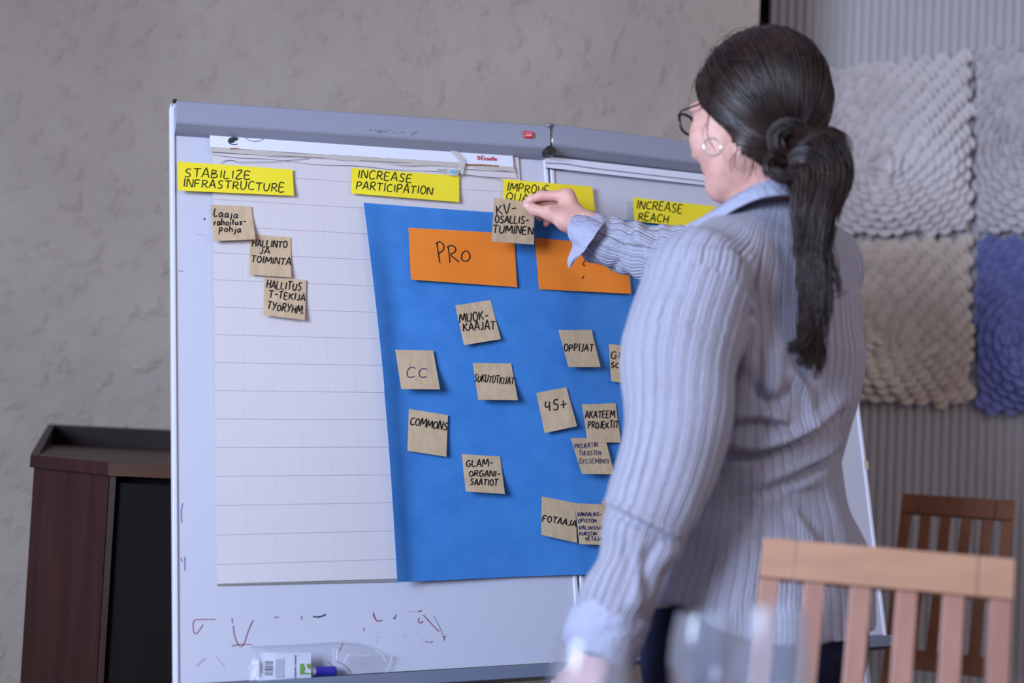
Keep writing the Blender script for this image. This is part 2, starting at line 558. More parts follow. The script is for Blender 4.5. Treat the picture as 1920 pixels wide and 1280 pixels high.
mb = MB(); q = [on_rail(*p) for p in ((982, 246), (999, 247.5), (999.3, 259), (982.5, 258))]
mb.prism(q, B1.n * .002); badge = mb.build('badge', M_red, rail1)
mb = MB()
ribbon_mb(mb, [(984.5, 255.5), (988, 252.5), (992, 254), (997, 252)], 1.5, lambda u, v: on_rail(u, v, .0352))
ribbon_mb(mb, [(985, 249), (996, 250)], .9, lambda u, v: on_rail(u, v, .0352))
mb.build('badge_print', M_whiteprint, badge, fix=False)
mb = MB()
q = [on_rail(*p, .012) for p in ((1013, 288), (1018, 282), (1023, 279), (1030, 283.5), (1036, 288), (1035, 293), (1028, 295.5), (1018, 296))]
mb.prism(q, B1.n * .022); mb.build('end_knob', M_black, e1, bevel=.002)
mb = MB(); a_, b_ = on_rail(1034.5, 236, .026), on_rail(1036.5, 282, .026)
mb.tube([a_, b_], .0028, 10); mb.build('hanging_pin', M_silver, e1, smooth=True)
mb = MB(); mb.tube([on_rail(1026, 236, .030), on_rail(1035, 233.5, .027)], .003, 8); mb.build('pin_tip', M_silver, e1, smooth=True)
mb = MB(); mb.tube([on_rail(327.5, 192, -.005), on_rail(328.5, 187, -.005)], .004, 8); mb.build('corner_clip', M_black, e1)
# worn scuffs on the rail
mb = MB()
for k in range(22):
    x = 690 + 90 * random.random(); y = 243 + (x - 690) * .07 + random.uniform(-2, 4)
    ribbon_mb(mb, [(x, y), (x + random.uniform(1, 6), y + .4)], .8, lambda u, v: on_rail(u, v, .0316))
mb.build('rail_scuffs', mat('rail_scuff', srgb(92, 88, 100), .7), rail1, fix=False)


# ------------------------------------------------------------------ sheets and handwriting
def bil(q, s, t):
    tl, tr, br, bl = [np.asarray(p, float) for p in q]
    return (1 - t) * ((1 - s) * tl + s * tr) + t * ((1 - s) * bl + s * br)


def inv_bil(q, u, v):
    s = t = .5
    for _ in range(8):
        p = bil(q, s, t); e = np.array([u, v]) - p
        ds = (bil(q, s + 1e-3, t) - p) / 1e-3; dt = (bil(q, s, t + 1e-3) - p) / 1e-3
        J = np.array([[ds[0], dt[0]], [ds[1], dt[1]]])
        d = np.linalg.solve(J, e); s += d[0]; t += d[1]
    return s, t


class Sheet:
    def __init__(self, name, quad, m, off, lift=lambda s, t: 0.0, nx=10, ny=12, warp=None, hit=surf, thick=.0004, parent=None, uvm=False):
        self.q = quad; self.off = off; self.lift = lift; self.hitf = hit; self.warp = warp
        mb = MB(); rows_ = []
        for j in range(ny + 1):
            r = []
            for i in range(nx + 1):
                s, t = i / nx, j / ny
                p = bil(quad, s, t)
                if warp: p = p + np.asarray(warp(s, t))
                r.append(hit(p[0], p[1], off + lift(s, t)))
            rows_.append(r)
        mb.grid(rows_)
        self.o = mb.build(name, m, parent, smooth=True, solid=thick, fix=False)
        if uvm:
            me = self.o.data; lay = me.uv_layers.new(name='UVMap')
            for l in me.loops:
                co = np.array(me.vertices[l.vertex_index].co)
                lay.data[l.index].uv = tuple(B1.uv(co) - B1.hv(399, 375) + .025)

    def hit(self, u, v, extra=.0007):
        s, t = inv_bil(self.q, u, v)
        if self.warp:
            du = np.asarray(self.warp(s, t)); s, t = inv_bil(self.q, u - du[0], v - du[1])
        s = min(max(s, 0), 1); t = min(max(t, 0), 1)
        return self.hitf(u, v, self.off + self.lift(s, t) + extra)


FONT = {
    'A': [[(0, 0), (.42, 1), (.55, 1), (.95, 0)], [(.18, .38), (.82, .36)]],
    'B': [[(.08, 0), (.1, 1)], [(.1, 1), (.6, .95), (.65, .7), (.15, .52)], [(.15, .52), (.8, .45), (.75, .08), (.08, 0)]],
    'C': [[(.9, .86), (.6, 1), (.25, .85), (.08, .5), (.2, .12), (.55, 0), (.95, .12)]],
    'D': [[(.1, 0), (.1, 1)], [(.1, 1), (.7, .85), (.9, .5), (.7, .12), (.08, 0)]],
    'E': [[(.85, .98), (.12, 1), (.1, 0), (.9, .02)], [(.12, .52), (.72, .52)]],
    'F': [[(.9, .98), (.12, 1), (.1, 0)], [(.12, .55), (.72, .55)]],
    'G': [[(.88, .85), (.55, 1), (.2, .82), (.06, .45), (.25, .06), (.65, .02), (.88, .25), (.88, .45)], [(.55, .46), (1, .46)]],
    'H': [[(.1, 0), (.12, 1)], [(.85, 0), (.9, 1)], [(.1, .5), (.88, .52)]],
    'I': [[(.5, 0), (.5, 1)]],
    'J': [[(.75, 1), (.72, .25), (.5, .02), (.15, .12)]],
    'K': [[(.1, 0), (.12, 1)], [(.88, 1), (.15, .48)], [(.3, .55), (.95, 0)]],
    'L': [[(.12, 1), (.1, .02), (.9, .04)]],
    'M': [[(.02, 0), (.15, 1), (.5, .3), (.85, 1), (1, 0)]],
    'N': [[(.06, 0), (.1, 1), (.85, .04), (.92, 1)]],
    'O': [[(.5, 1), (.14, .8), (.08, .35), (.4, 0), (.85, .2), (.9, .7), (.5, 1)]],
    'P': [[(.1, 0), (.12, 1)], [(.02, .95), (.6, 1), (.88, .78), (.6, .5), (.15, .44)]],
    'Q': [[(.5, 1), (.14, .8), (.08, .35), (.4, 0), (.85, .2), (.9, .7), (.5, 1)], [(.55, .3), (1, -.1)]],
    'R': [[(.1, 0), (.12, 1)], [(.02, .95), (.6, 1), (.85, .78), (.55, .52), (.15, .48)], [(.35, .5), (.98, 0)]],
    'S': [[(.85, .9), (.5, 1), (.2, .8), (.3, .58), (.7, .42), (.8, .18), (.5, 0), (.1, .08)]],
    'T': [[(0, .98), (1, 1)], [(.5, 1), (.48, 0)]],
    'U': [[(.1, 1), (.1, .3), (.35, 0), (.7, .08), (.88, .4), (.9, 1)], ],
    'V': [[(.05, 1), (.45, 0), (.98, 1)]],
    'Y': [[(.05, 1), (.45, .5)], [(.95, 1), (.3, 0)]],
    'Z': [[(.1, .95), (.85, 1), (.1, .02), (.95, .05)]],
    'a': [[(.8, .48), (.4, .55), (.1, .3), (.25, .02), (.6, .1), (.8, .48), (.78, .15), (1, .02)]],
    'h': [[(.1, 1), (.1, 0)], [(.1, .35), (.5, .55), (.75, .4), (.78, 0)]],
    'i': [[(.5, .5), (.5, 0)], [(.5, .78), (.55, .8)]],
    'j': [[(.6, .5), (.55, -.25), (.2, -.42)], [(.6, .78), (.65, .8)]],
    'o': [[(.5, .52), (.15, .35), (.25, .03), (.7, .05), (.85, .35), (.5, .52)]],
    'p': [[(.12, .5), (.12, -.45)], [(.12, .4), (.5, .56), (.85, .35), (.6, .05), (.15, .08)]],
    'r': [[(.15, .5), (.15, 0)], [(.15, .3), (.45, .52), (.8, .48)]],
    's': [[(.8, .48), (.35, .5), (.35, .32), (.7, .2), (.6, .02), (.1, .04)]],
    't': [[(.45, .9), (.42, .1), (.7, .02)], [(.1, .55), (.85, .58)]],
    'u': [[(.12, .5), (.15, .1), (.45, .02), (.75, .2), (.8, .5)], [(.8, .5), (.82, .02)]],
    'e': [[(.12, .28), (.85, .32), (.6, .54), (.2, .42), (.15, .1), (.5, 0), (.88, .1)]],
    'l': [[(.45, 1), (.45, 0)]],
    '4': [[(.2, 1), (.1, .45), (.8, .5)], [(.72, .95), (.7, 0)]],
    '5': [[(.9, 1), (.3, .98), (.22, .58), (.6, .6), (.82, .35), (.6, .02), (.1, .08)]],
    '+': [[(.5, .85), (.48, .15)], [(.1, .5), (.95, .55)]],
    '-': [[(.1, .45), (.95, .48)]],
    '.': [[(.4, .02), (.6, .06)]],
    '0': [[(.5, 1), (.12, .7), (.12, .3), (.5, 0), (.88, .3), (.88, .7), (.5, 1)]],
    '2': [[(.1, .8), (.5, 1), (.85, .75), (.1, .02), (.95, .03)]],
    '3': [[(.1, .95), (.7, 1), (.4, .58), (.85, .3), (.5, 0), (.1, .1)]],
    '6': [[(.8, 1), (.2, .5), (.2, .1), (.6, 0), (.85, .25), (.6, .5), (.2, .4)]],
    '8': [[(.5, 1), (.2, .78), (.75, .3), (.5, 0), (.2, .25), (.8, .75), (.5, 1)]],
}
FONT['\u00c4'] = [[(x, y * .8) for x, y in st] for st in FONT['A']] + [[(.3, 1.06), (.36, 1.1)], [(.65, 1.06), (.7, 1.1)]]
FONT['\u00d6'] = [[(x, y * .8) for x, y in st] for st in FONT['O']] + [[(.3, 1.02), (.36, 1.06)], [(.65, 1.02), (.7, 1.06)]]
NARROW = {'I': .35, 'i': .4, 'j': .5, 'J': .7, '.': .4, '-': .75, 'L': .85, 'l': .35, 't': .7, 'r': .7, 'M': 1.3, 'F': .9, 'E': .9}


def write(mb, hit, text, p0, p1, hpx, wpx, slant=.06, jit=.05):
    """one line of handwriting from baseline pixel p0 to p1"""
    p0, p1 = np.asarray(p0, float), np.asarray(p1, float)
    d = p1 - p0; ln_ = np.linalg.norm(d); e = d / ln_; up = np.array([e[1], -e[0]])
    tot = sum((NARROW.get(c, 1.0) if c != ' ' else .6) for c in text) + .18 * (len(text) - 1)
    k = ln_ / tot; x = 0.0
    for c in text:
        w_ = NARROW.get(c, 1.0) if c != ' ' else .6
        if c in FONT:
            sy = 1 + random.uniform(-jit, jit) * 2; dy = random.uniform(-jit, jit)
            for st in FONT[c]:
                pts = []
                for (a, bb) in st:
                    a += random.uniform(-jit, jit) * .5; bb = bb * sy + dy + random.uniform(-jit, jit) * .4
                    if c == 'I': a = a
                    pts.append(p0 + e * (k * (x + a * w_) + slant * hpx * bb) + up * hpx * bb)
                ribbon_mb(mb, pts, wpx, hit)
        x += w_ + .18


# flip-chart pad on the first easel
PADQ = [(397, 256), (972, 292), (1024, 1077), (407, 1094)]
pad = tag(Sheet('paper_pad', PADQ, M_paper, .0040, lambda s, t: .0035 * (max(0, t - .9) / .1) ** 2 * max(0, 1 - s * 1.6) + .0010 * math.sin(9 * s + 5 * t) * t,
                24, 40, thick=.0006, uvm=True).o, 'squared white flipchart pad hanging from the rail of the easel with the red badge', 'paper pad')
mb = MB(); rr = [[surf(407 + (743 - 407) * i / 20, 1094.4 + k * 1.6 - 7 * i / 20, .0062 - .002 * k) for i in range(21)] for k in range(3)]
mb.grid(rr); mb.build('lower_sheet_edges', M_paperb, pad, solid=.0005, fix=False)
# header strip with print, torn stubs of used sheets
hd = Sheet('header_strip', [(393, 249.5), (961, 287), (963, 313), (394, 275.5)], M_paperw, .0085,
           lambda s, t: .0015 * math.sin(7 * s) * t, 24, 3, parent=pad)
stub = Sheet('torn_stub', [(395, 275), (963, 311), (967, 322), (396, 284)], M_paperb, .0072, lambda s, t: .002 * abs(math.sin(11 * s)), 40, 2,
             warp=lambda s, t: (0, t * (1.6 * math.sin(13 * s) + 1.2 * math.sin(31 * s + 1))), parent=pad)
stub2 = Sheet('torn_stub', [(396, 281), (966, 318), (970, 337), (397, 288)], M_paper, .0060, lambda s, t: .0015 * abs(math.sin(8 * s + 1)), 40, 2,
              warp=lambda s, t: (0, t * (2.2 * math.sin(5 * s + .4) + 1.4 * math.sin(23 * s))), parent=pad)
for a_, b_ in (((431, 278.3), (470, 280.5)), ((873, 308.5), (936, 311.5))):
    mb = MB()
    ribbon_mb(mb, [a_, ((a_[0] + b_[0]) / 2, (a_[1] + b_[1]) / 2 - .8), b_], 2.6, lambda u, v: surf(u, v, .0096))
    mb.build('brown_slit', M_fold, pad, fix=False)
mb = MB()      # dark lines of torn paper edges
for pl_ in ([(396, 284.5), (450, 288), (560, 294), (620, 297), (700, 302), (780, 306), (838, 309)], [(396, 285), (440, 288), (500, 290)],
            [(448, 304), (500, 303), (545, 300), (580, 297)], [(820, 318), (840, 318.5)], [(868, 317), (905, 319), (940, 321), (965, 322)],
            [(868, 327), (900, 331), (925, 334), (942, 338)]):
    ribbon_mb(mb, pl_, .9, lambda u, v: surf(u, v, .0090))
mb.build('torn_edge_lines', mat('torn_line', srgb(120, 108, 112), .9), pad, fix=False)
mb = MB()      # printed arc and hook eyelet
ribbon_mb(mb, [(414, 306.5), (420, 302), (430, 300.2), (440, 301.5), (446, 305)], 1.1, lambda u, v: surf(u, v, .0068))
mb.build('printed_arc', mat('thin_line_grey', srgb(110, 104, 116), .8), pad, fix=False)
mb = MB()
ribbon_mb(mb, [(459.5, 252.5), (461, 259), (470, 263.5), (481, 264.5), (491, 262), (495, 257), (493, 254)], .9, lambda u, v: surf(u, v, .0106))
mb.build('hook_hole', bpy.data.materials['thin_line_grey'], pad, fix=False)
# small striped round mark printed on the header
mb = MB()
for k in range(6):
    x = 429 + k * 3.0
    hgt = 11.5 * math.sqrt(max(0, 1 - ((k - 2.5) / 3.3) ** 2))
    ribbon_mb(mb, [(x + 2.0, 262.2 - hgt / 2), (x - 1.5, 262.2 + hgt / 2 - (3 if k > 3 else 0))], 2.2, lambda u, v: surf(u, v, .0102))
ribbon_mb(mb, [(429, 267.5), (434, 270), (440, 271), (445, 269.5)], 1.6, lambda u, v: surf(u, v, .0102))
mb.build('eco_mark', M_blackprint, pad, fix=False)
mb = MB()
ribbon_mb(mb, [(894, 293.5), (898, 293.5), (898.5, 297), (895, 298.5)], 2.4, lambda u, v: surf(u, v, .0104))
write(mb, lambda u, v: surf(u, v, .0104), 'Esselte', (902, 299), (931, 301), 7.2, 1.6, .1, .02)
mb.build('maker_print', M_redprint, pad, fix=False)

# second pad: only a stub is left under the other rail
pad2 = tag(Sheet('paper_pad', [(1022, 293), (1545, 352), (1545, 372), (1024, 314)], M_paperw, .009, lambda s, t: .002 * math.sin(6 * s) * t, 24, 3, hit=B2.hit).o,
           'narrow stub of a used-up pad under the rail behind the woman', 'paper pad')
mb = MB(); ribbon_mb(mb, [(1023, 305), (1060, 307), (1120, 316), (1300, 337), (1400, 350)], 1.0, lambda u, v: B2.hit(u, v, .0125))
mb.build('torn_edge_lines', M_blackprint, pad2, fix=False)
mb = MB(); ribbon_mb(mb, [(1024, 314.6), (1050, 317.5), (1080, 317), (1120, 318.5), (1200, 330), (1300, 341.5)], 2.2, lambda u, v: B2.hit(u, v, .0060))
mb.build('lower_sheet_edges', M_blackprint, pad2, fix=False)

# big blue paper taped across both boards
def blue_warp(s, t):
    x = (1 - s) ** 3 * (9 * math.sin(math.pi * t) * (1 if t < .5 else .9) - 4 * t * (1 - t))
    return (x, 1.5 * math.sin(5 * s) * (1 - t) + 1.0 * math.sin(9 * s + 1) * t)


def blue_lift(s, t):
    l = .013 * math.exp(-(s / .035) ** 2) + .003 * math.sin(3.2 * s + 2.2 * t) ** 2 + .0022 * math.sin(8 * s - 5 * t)
    return l * (0.3 + .7 * min(1, t * 4)) + .004


BLQ = [(682, 380), (1330, 424), (1345, 1068), (745, 1090)]
bluesheet = Sheet('wrapping_paper', BLQ, M_blue, .0075, blue_lift, 60, 60, warp=blue_warp)
tag(bluesheet.o, 'large blue wrapping paper sheet taped over both flipchart boards', 'paper sheet')


def card(name, m, quad, label, cat, group, off, lift, bow, texts, ink, wpx, base_sheet=None, strokes=()):
    """a stuck-on card; its lower part springs away from the board"""
    ph = random.uniform(-1, 1)
    lf = lambda s, t: lift * max(0, (t - .28) / .72) ** 1.6 + bow * math.sin(math.pi * s) * t + .0006 * math.sin(3 * s + ph * 4)
    if base_sheet is not None:
        cx_, cy_ = bil(quad, .5, .3); so, to = inv_bil(base_sheet.q, cx_, cy_)
        off = base_sheet.off + max(base_sheet.lift(a + so, c + to) for a in (-.08, 0, .08) for c in (-.06, 0, .06)) + off
    sh = Sheet(name, quad, m, off, lf, 10, 12)
    tag(sh.o, label, cat, group)
    mb = MB()
    for tx in texts:
        txt, p0, p1, hp = tx[:4]
        write(mb, sh.hit, txt, p0, p1, hp, wpx * 1.18)
    for st in strokes:
        ribbon_mb(mb, st, wpx, sh.hit)
    mb.build('handwriting', ink, sh.o, fix=False)
    return sh


GY, GO, GK = 'yellow heading cards', 'orange cards on the blue paper', 'small kraft sticky notes'
card('heading_card', M_yellow, [(333.4, 302.7), (548.7, 318), (551, 367), (334, 357)], 'yellow card reading STABILIZE INFRASTRUCTURE, half off the pad', 'card', GY, .0085, .004, .0015,
     [('STABILIZE', (345, 331.5), (470, 335.5), 15.5), ('INFRASTRUCTURE', (343, 349.5), (533, 359), 15)], M_inkg, 1.7)
card('heading_card', M_yellow, [(659.5, 314.6), (861, 330), (861, 379), (658.7, 362.4)], 'yellow card reading INCREASE PARTICIPATION above the blue paper', 'card', GY, .0085, .004, .0015,
     [('INCREASE', (670, 333), (772, 342), 15), ('PARTICIPATION', (667, 354), (811, 365), 14.5)], M_inkg, 1.7)
card('heading_card', M_yellow, [(943.7, 335.4), (1110.4, 350), (1115.6, 395.5), (943.7, 376)], 'yellow card partly hidden by the raised hand', 'card', GY, .0100, .003, .0010,
     [('IMPROVE', (950, 357), (1028, 366), 15.5), ('QUALITY', (948, 375), (1040, 384), 14.5)], M_inkg, 1.7)
card('heading_card', M_yellow, [(1187.4, 370), (1342, 387), (1347, 433), (1189.5, 413.8)], 'yellow card reading INCREASE REACH beside the shirt collar', 'card', GY, .0160, .003, .001,
     [('INCREASE', (1193, 389.5), (1279, 399), 15.5), ('REACH', (1196, 411.5), (1253, 417.5), 14)], M_inkg, 1.8)

card('note_card', M_orange, [(765.8, 426.7), (963.5, 438), (969.5, 538.2), (770.5, 524)], 'orange card reading PRO on the blue paper', 'card', GO, .0016, .006, .002,
     [], M_ink, 2.1, bluesheet, strokes=[[(819, 455), (822, 475), (824.5, 492)], [(817, 457), (824, 453), (831, 458), (832, 466), (826, 473), (822, 474)],
                                        [(840, 462), (842, 476), (843.5, 492)], [(838, 463), (847, 460), (854, 465), (853, 472), (845, 477), (852, 484), (861, 491)],
                                        [(874, 469), (867, 475), (865.5, 485), (871, 489.5), (879, 487), (881, 478), (876, 470)]])
card('note_card', M_orange, [(1002.8, 445.7), (1176, 461), (1183.3, 550.6), (1010.7, 542)], 'orange card with a question mark, under the raised sleeve', 'card', GO, .0016, .004, .002,
     [], M_ink, 1.9, bluesheet, strokes=[[(1089, 476), (1095, 472), (1101, 476), (1101, 483), (1096, 490), (1093, 494), (1095, 497.5), (1098, 497.5)], [(1091, 523), (1095, 517)]])

K = [
    ([(395, 383.6), (471, 386.8), (479, 448.6), (399.6, 451.9)], 'kraft note reading Laaja rahoituspohja, topmost of the three on the pad', .0062, .010, None, M_ink, 1.9,
     [('Laaja', (400, 405), (446, 408.5), 14), ('rahoitus-', (401, 422.5), (461, 420.5), 12), ('pohja', (410, 433.5), (452, 435), 12)]),
    ([(469, 438.6), (545, 445), (546, 520), (468, 514.8)], 'kraft note reading HALLINTO JA TOIMINTA, middle of the three on the pad', .0056, .006, None, M_ink, 1.8,
     [('HALLINTO', (472.4, 461.6), (538, 464.6), 12.5), ('JA', (486, 474.8), (506, 475.5), 9.5), ('TOIMINTA', (470, 491), (545, 497.5), 12.5)]),
    ([(495.5, 518.7), (574.3, 524.8), (571.4, 600), (495, 590.6)], 'kraft note reading HALLITUS, lowest of the three on the pad', .0064, .007, None, M_ink, 1.9,
     [('HALLITUS', (499, 539.5), (565, 545), 14), ('T-TEKIJ\u00c4', (503, 557), (572, 564), 13), ('TY\u00d6RYHM.', (500, 579), (570, 588.5), 14)]),
    ([(853.5, 572.5), (919.7, 562.3), (938.8, 635.5), (870, 646.9)], 'tilted kraft note reading MUOKKAAJAT', .0014, .009, bluesheet, M_ink, 1.9,
     [('MUOK-', (861.6, 605), (916, 598.5), 17), ('KAAJAT', (868, 621), (929, 616.5), 15)]),
    ([(741, 655.4), (812, 657), (825, 729.8), (752.3, 729)], 'kraft note reading CC', .0014, .014, bluesheet, M_inkb, 1.5,
     [('C', (761, 706.5), (778, 707.5), 21), ('C', (783, 706.5), (801, 707.5), 18)]),
    ([(886.4, 680), (958.3, 681.4), (971, 750), (896.6, 749.3)], 'kraft note reading SUKUTUTKIJAT', .0014, .014, bluesheet, M_ink, 1.6,
     [('SUKUTUTKIJAT', (888.5, 714.5), (963, 721), 13.5)]),
    ([(766.6, 766.3), (839.7, 778), (836.8, 856), (764, 844.8)], 'kraft note reading COMMONS', .0014, .004, bluesheet, M_ink, 1.8,
     [('COMMONS', (768, 796), (838.5, 806.5), 14.5)]),
    ([(865.7, 850.9), (937.6, 855.7), (946.6, 926), (873.4, 921)], 'kraft note reading GLAMORGANISAATIOT', .0014, .013, bluesheet, M_ink, 1.8,
     [('GLAM-', (873.8, 875), (924, 873.5), 12.5), ('ORGANI-', (879, 892.5), (938, 893.5), 11), ('SAATIOT', (881, 908), (933, 910.5), 11)]),
    ([(1047, 618.7), (1109, 618.3), (1125.9, 688), (1066, 687.9)], 'kraft note reading OPPIJAT', .0014, .013, bluesheet, M_ink, 1.8,
     [('OPPIJAT', (1057, 658), (1112.5, 658.5), 13.5)]),
    ([(1141.6, 644.5), (1208, 653), (1212, 726), (1145.8, 714)], 'kraft note half hidden behind the striped sleeve', .0014, .006, bluesheet, M_ink, 1.9,
     [('G', (1145, 671.5), (1155.6, 672), 13), ('I', (1158, 671), (1163, 671.4), 11), ('SC', (1144.6, 688.5), (1161, 689), 8.5)]),
    ([(1005.5, 736.4), (1062, 725.8), (1081.8, 798.7), (1021.4, 811.6)], 'tilted kraft note reading 45+', .0014, .009, bluesheet, M_ink, 2.0,
     [('45+', (1022, 771.5), (1063, 767), 19)]),
    ([(1091, 758), (1154, 755.6), (1164.3, 829.6), (1102, 828.4)], 'kraft note reading AKATEEM. PROJEKTIT', .0014, .007, bluesheet, M_ink, 1.7,
     [('AKATEEM.', (1097, 784), (1156.5, 782.5), 12.5), ('PROJEKTIT', (1102, 802.7), (1159.5, 802), 12.5)]),
    ([(1070, 820.7), (1134.6, 820.7), (1152, 888.9), (1091, 888)], 'kraft note with three faint blue lines, overlapping the AKATEEM note', .0080, .012, bluesheet, M_inkb, 1.0,
     [('PROJEKTIN', (1077, 841), (1120.5, 837), 8.5), ('TULOSTEN', (1085, 853), (1127, 852.6), 8), ('DISSEMINOI', (1086.5, 869.4), (1142, 868.3), 9)]),
    ([(1016, 930.5), (1078, 942.5), (1082, 1017.5), (1014.8, 1002.3)], 'kraft note reading FOTAAJA', .0014, .008, bluesheet, M_ink, 1.8,
     [('FOTAAJA', (1016, 977), (1080, 987), 10.5)]),
    ([(1128, 938), (1195, 941), (1199, 1012), (1132, 1009)], 'kraft note almost hidden behind the hanging sleeve', .0012, .004, bluesheet, M_ink, 1.8, []),
    ([(1078, 943), (1146, 946), (1151, 1022.5), (1086, 1019.5)], 'kraft note crowded with small blue writing, by the hanging sleeve', .0060, .006, bluesheet, M_inkb, 1.2,
     [('KANSALAIS-', (1083, 967.5), (1127, 967), 6.5), ('OPISTON', (1084, 979), (1118, 979), 6.5), ('VALOKUVAUS', (1085, 992), (1141, 992.5), 6.5),
      ('KURSSIN', (1086, 1003), (1118, 1003.5), 6.5), ('VET\u00c4J\u00c4', (1097, 1013), (1128, 1013.5), 7)]),
]
for quad, lab, off, lift, base, ink, wp, tx in K:
    card('sticky_note', M_kraft, quad, lab, 'sticky note', GK, off, lift, .001, tx, ink, wp, base)

# tape strip with blue end hanging by the second heading
tp = Sheet('tape_strip', [(843, 281), (856, 281.5), (873, 300), (863, 304)], M_tape, .0115, nx=3, ny=4, thick=.0004)
tag(tp.o, 'torn whitish tape strip with pale blue tip above the INCREASE PARTICIPATION card', 'tape')
Sheet('tape_tail', [(862, 300), (873, 302), (868, 328), (858, 322)], M_tape, .0128, nx=3, ny=4, thick=.0004, parent=tp.o)
Sheet('tape_fold', [(840, 317), (860, 317), (859, 329), (838, 328)], M_tape, .0160, nx=3, ny=4, thick=.0004, parent=tp.o)
Sheet('blue_tip', [(845, 318.5), (858, 319), (854, 325), (843, 323)], M_bluetag, .0172, nx=3, ny=3, thick=.0004, parent=tp.o)
tag(Sheet('masking_tape', [(1620, 863), (1627.5, 864), (1629, 880), (1622, 879)], M_beige, .0046, nx=3, ny=4, hit=B2.hit).o,
    'small beige tape piece on the edge of the board behind the woman', 'tape')

# ------------------------------------------------------------------ marker pouch on the pen tray
M_cling = bpy.data.materials.new('clear_plastic_film'); M_cling.use_nodes = True
N, L = M_cling.node_tree.nodes, M_cling.node_tree.links
for n_ in list(N): N.remove(n_)
out = N.new('ShaderNodeOutputMaterial'); tr = N.new('ShaderNodeBsdfTransparent'); gl = N.new('ShaderNodeBsdfGlossy'); mxs = N.new('ShaderNodeMixShader')
tr.inputs[0].default_value = (.975, .975, .985, 1); gl.inputs['Roughness'].default_value = .12
fr = N.new('ShaderNodeLayerWeight'); fr.inputs[0].default_value = .09
nb = N.new('ShaderNodeTexNoise'); nb.inputs['Scale'].default_value = 60; bb_ = N.new('ShaderNodeBump'); bb_.inputs['Strength'].default_value = .5; bb_.inputs['Distance'].default_value = .004
tcc = N.new('ShaderNodeTexCoord'); L.new(tcc.outputs['Object'], nb.inputs['Vector']); L.new(nb.outputs[0], bb_.inputs['Height'])
L.new(bb_.outputs[0], gl.inputs['Normal']); L.new(bb_.outputs[0], fr.inputs['Normal'])
L.new(fr.outputs['Facing'], mxs.inputs[0]); L.new(tr.outputs[0], mxs.inputs[1]); L.new(gl.outputs[0], mxs.inputs[2]); L.new(mxs.outputs[0], out.inputs[0])

z5 = lambda x, y: (440 + x / 6.0, 1180 + y / 6.0)
pouch_out = [z5(135, 190), z5(250, 178), z5(600, 165), z5(900, 150), z5(1090, 135), z5(1250, 138), z5(1430, 165), z5(1600, 235), z5(1740, 300), z5(1768, 300),
             z5(1735, 420), z5(1690, 500), z5(1640, 580), z5(1500, 640), z5(1000, 660), z5(500, 675), z5(180, 680), z5(165, 560), z5(180, 420), z5(190, 290)]
pc = np.mean(pouch_out, axis=0)


def dense(poly, n):
    poly = [np.asarray(p, float) for p in poly]; out_ = []
    for i in range(len(poly)):
        p0, p1, p2, p3 = poly[i - 1], poly[i], poly[(i + 1) % len(poly)], poly[(i + 2) % len(poly)]
        for k in range(n):
            t = k / n
            out_.append(.5 * (2 * p1 + (p2 - p0) * t + (2 * p0 - 5 * p1 + 4 * p2 - p3) * t * t + (3 * p1 - 3 * p2 + p3 - p0) * t ** 3))
    return out_


mb = MB(); rim = dense(pouch_out, 4); K_ = 7
for side in (1,):
    rows_ = []
    for k in range(K_ + 1):
        f_ = 1 - k / K_
        r_ = []
        for i, p in enumerate(rim):
            q = pc + (p - pc) * f_
            th = .034 * (1 - f_ ** 2.4) * (1.0 if q[0] < 640 else max(.35, 1 - (q[0] - 640) / 120))
            wob = .0016 * math.sin(q[0] * .23) * math.sin(q[1] * .31) * (1 - f_)
            r_.append(B1.hit(q[0], q[1], .0065 + (th + wob if side else 0.0)))
        rows_.append(r_ + [r_[0]])
    mb.grid(rows_)
base = B1.hit(585, 1284, .02)
pouch = thing('marker_pouch', 'clear plastic pouch with a barcode card, lying on the pen tray', 'pouch', base)
mb.build('plastic_film', M_cling, pouch, smooth=True)
M_crease = mat('plastic_fold_glint', srgb(225, 228, 240), .15, .8, Alpha=.6)  # pale colour carries the highlights along the film folds
for pl_ in ([z5(140, 200), z5(185, 215), z5(215, 260), z5(228, 330), z5(240, 420), z5(236, 520)], [z5(1100, 215), z5(1110, 280), z5(1122, 370), z5(1118, 410)],
            [z5(1145, 215), z5(1150, 290), z5(1140, 370)], [z5(1250, 390), z5(1262, 310), z5(1300, 275), z5(1400, 290), z5(1540, 300)],
            [z5(1590, 235), z5(1660, 290), z5(1705, 355)], [z5(175, 400), z5(170, 470), z5(180, 560), z5(205, 595)]):
    mb = MB()
    mb.tube([B1.hit(p[0], p[1], .036) for p in dense(pl_, 3)[:3 * (len(pl_) - 1) + 1]], .0009, 6)
    mb.build('film_crease_glint', M_crease, pouch, smooth=True)
mb = MB(); mb.tube([B1.hit(p[0], p[1], .0075) for p in rim[:44]], .0006, 6); mb.build('sealed_edge', M_crease, pouch, smooth=True)
cardp = [z5(268, 258), z5(858, 258), z5(860, 640), z5(262, 640)]
ins = Sheet('insert_card', cardp, mat('insert_white', srgb(214, 214, 228), .6), .0275, nx=4, ny=4, parent=pouch)
mb = MB()
for k, w_ in enumerate([10, 5, 8, 4, 6, 3, 12, 4, 7, 16, 4, 6, 3, 5, 8, 4, 10]):
    y = 356 + k * 9.4
    mb.grid([[ins.hit(*z5(338, y)), ins.hit(*z5(432, y))], [ins.hit(*z5(338, y + w_ * .62)), ins.hit(*z5(432, y + w_ * .62))]])
mb.build('barcode', M_blackprint, ins.o, fix=False)
mb = MB()
write(mb, ins.hit, 'KF26035', z5(315, 490), z5(315, 372), 2.3, .6, 0, .02)
write(mb, ins.hit, 'WHITEBOARD MARKERS', z5(692, 566), z5(692, 286), 2.6, .7, 0, .02)
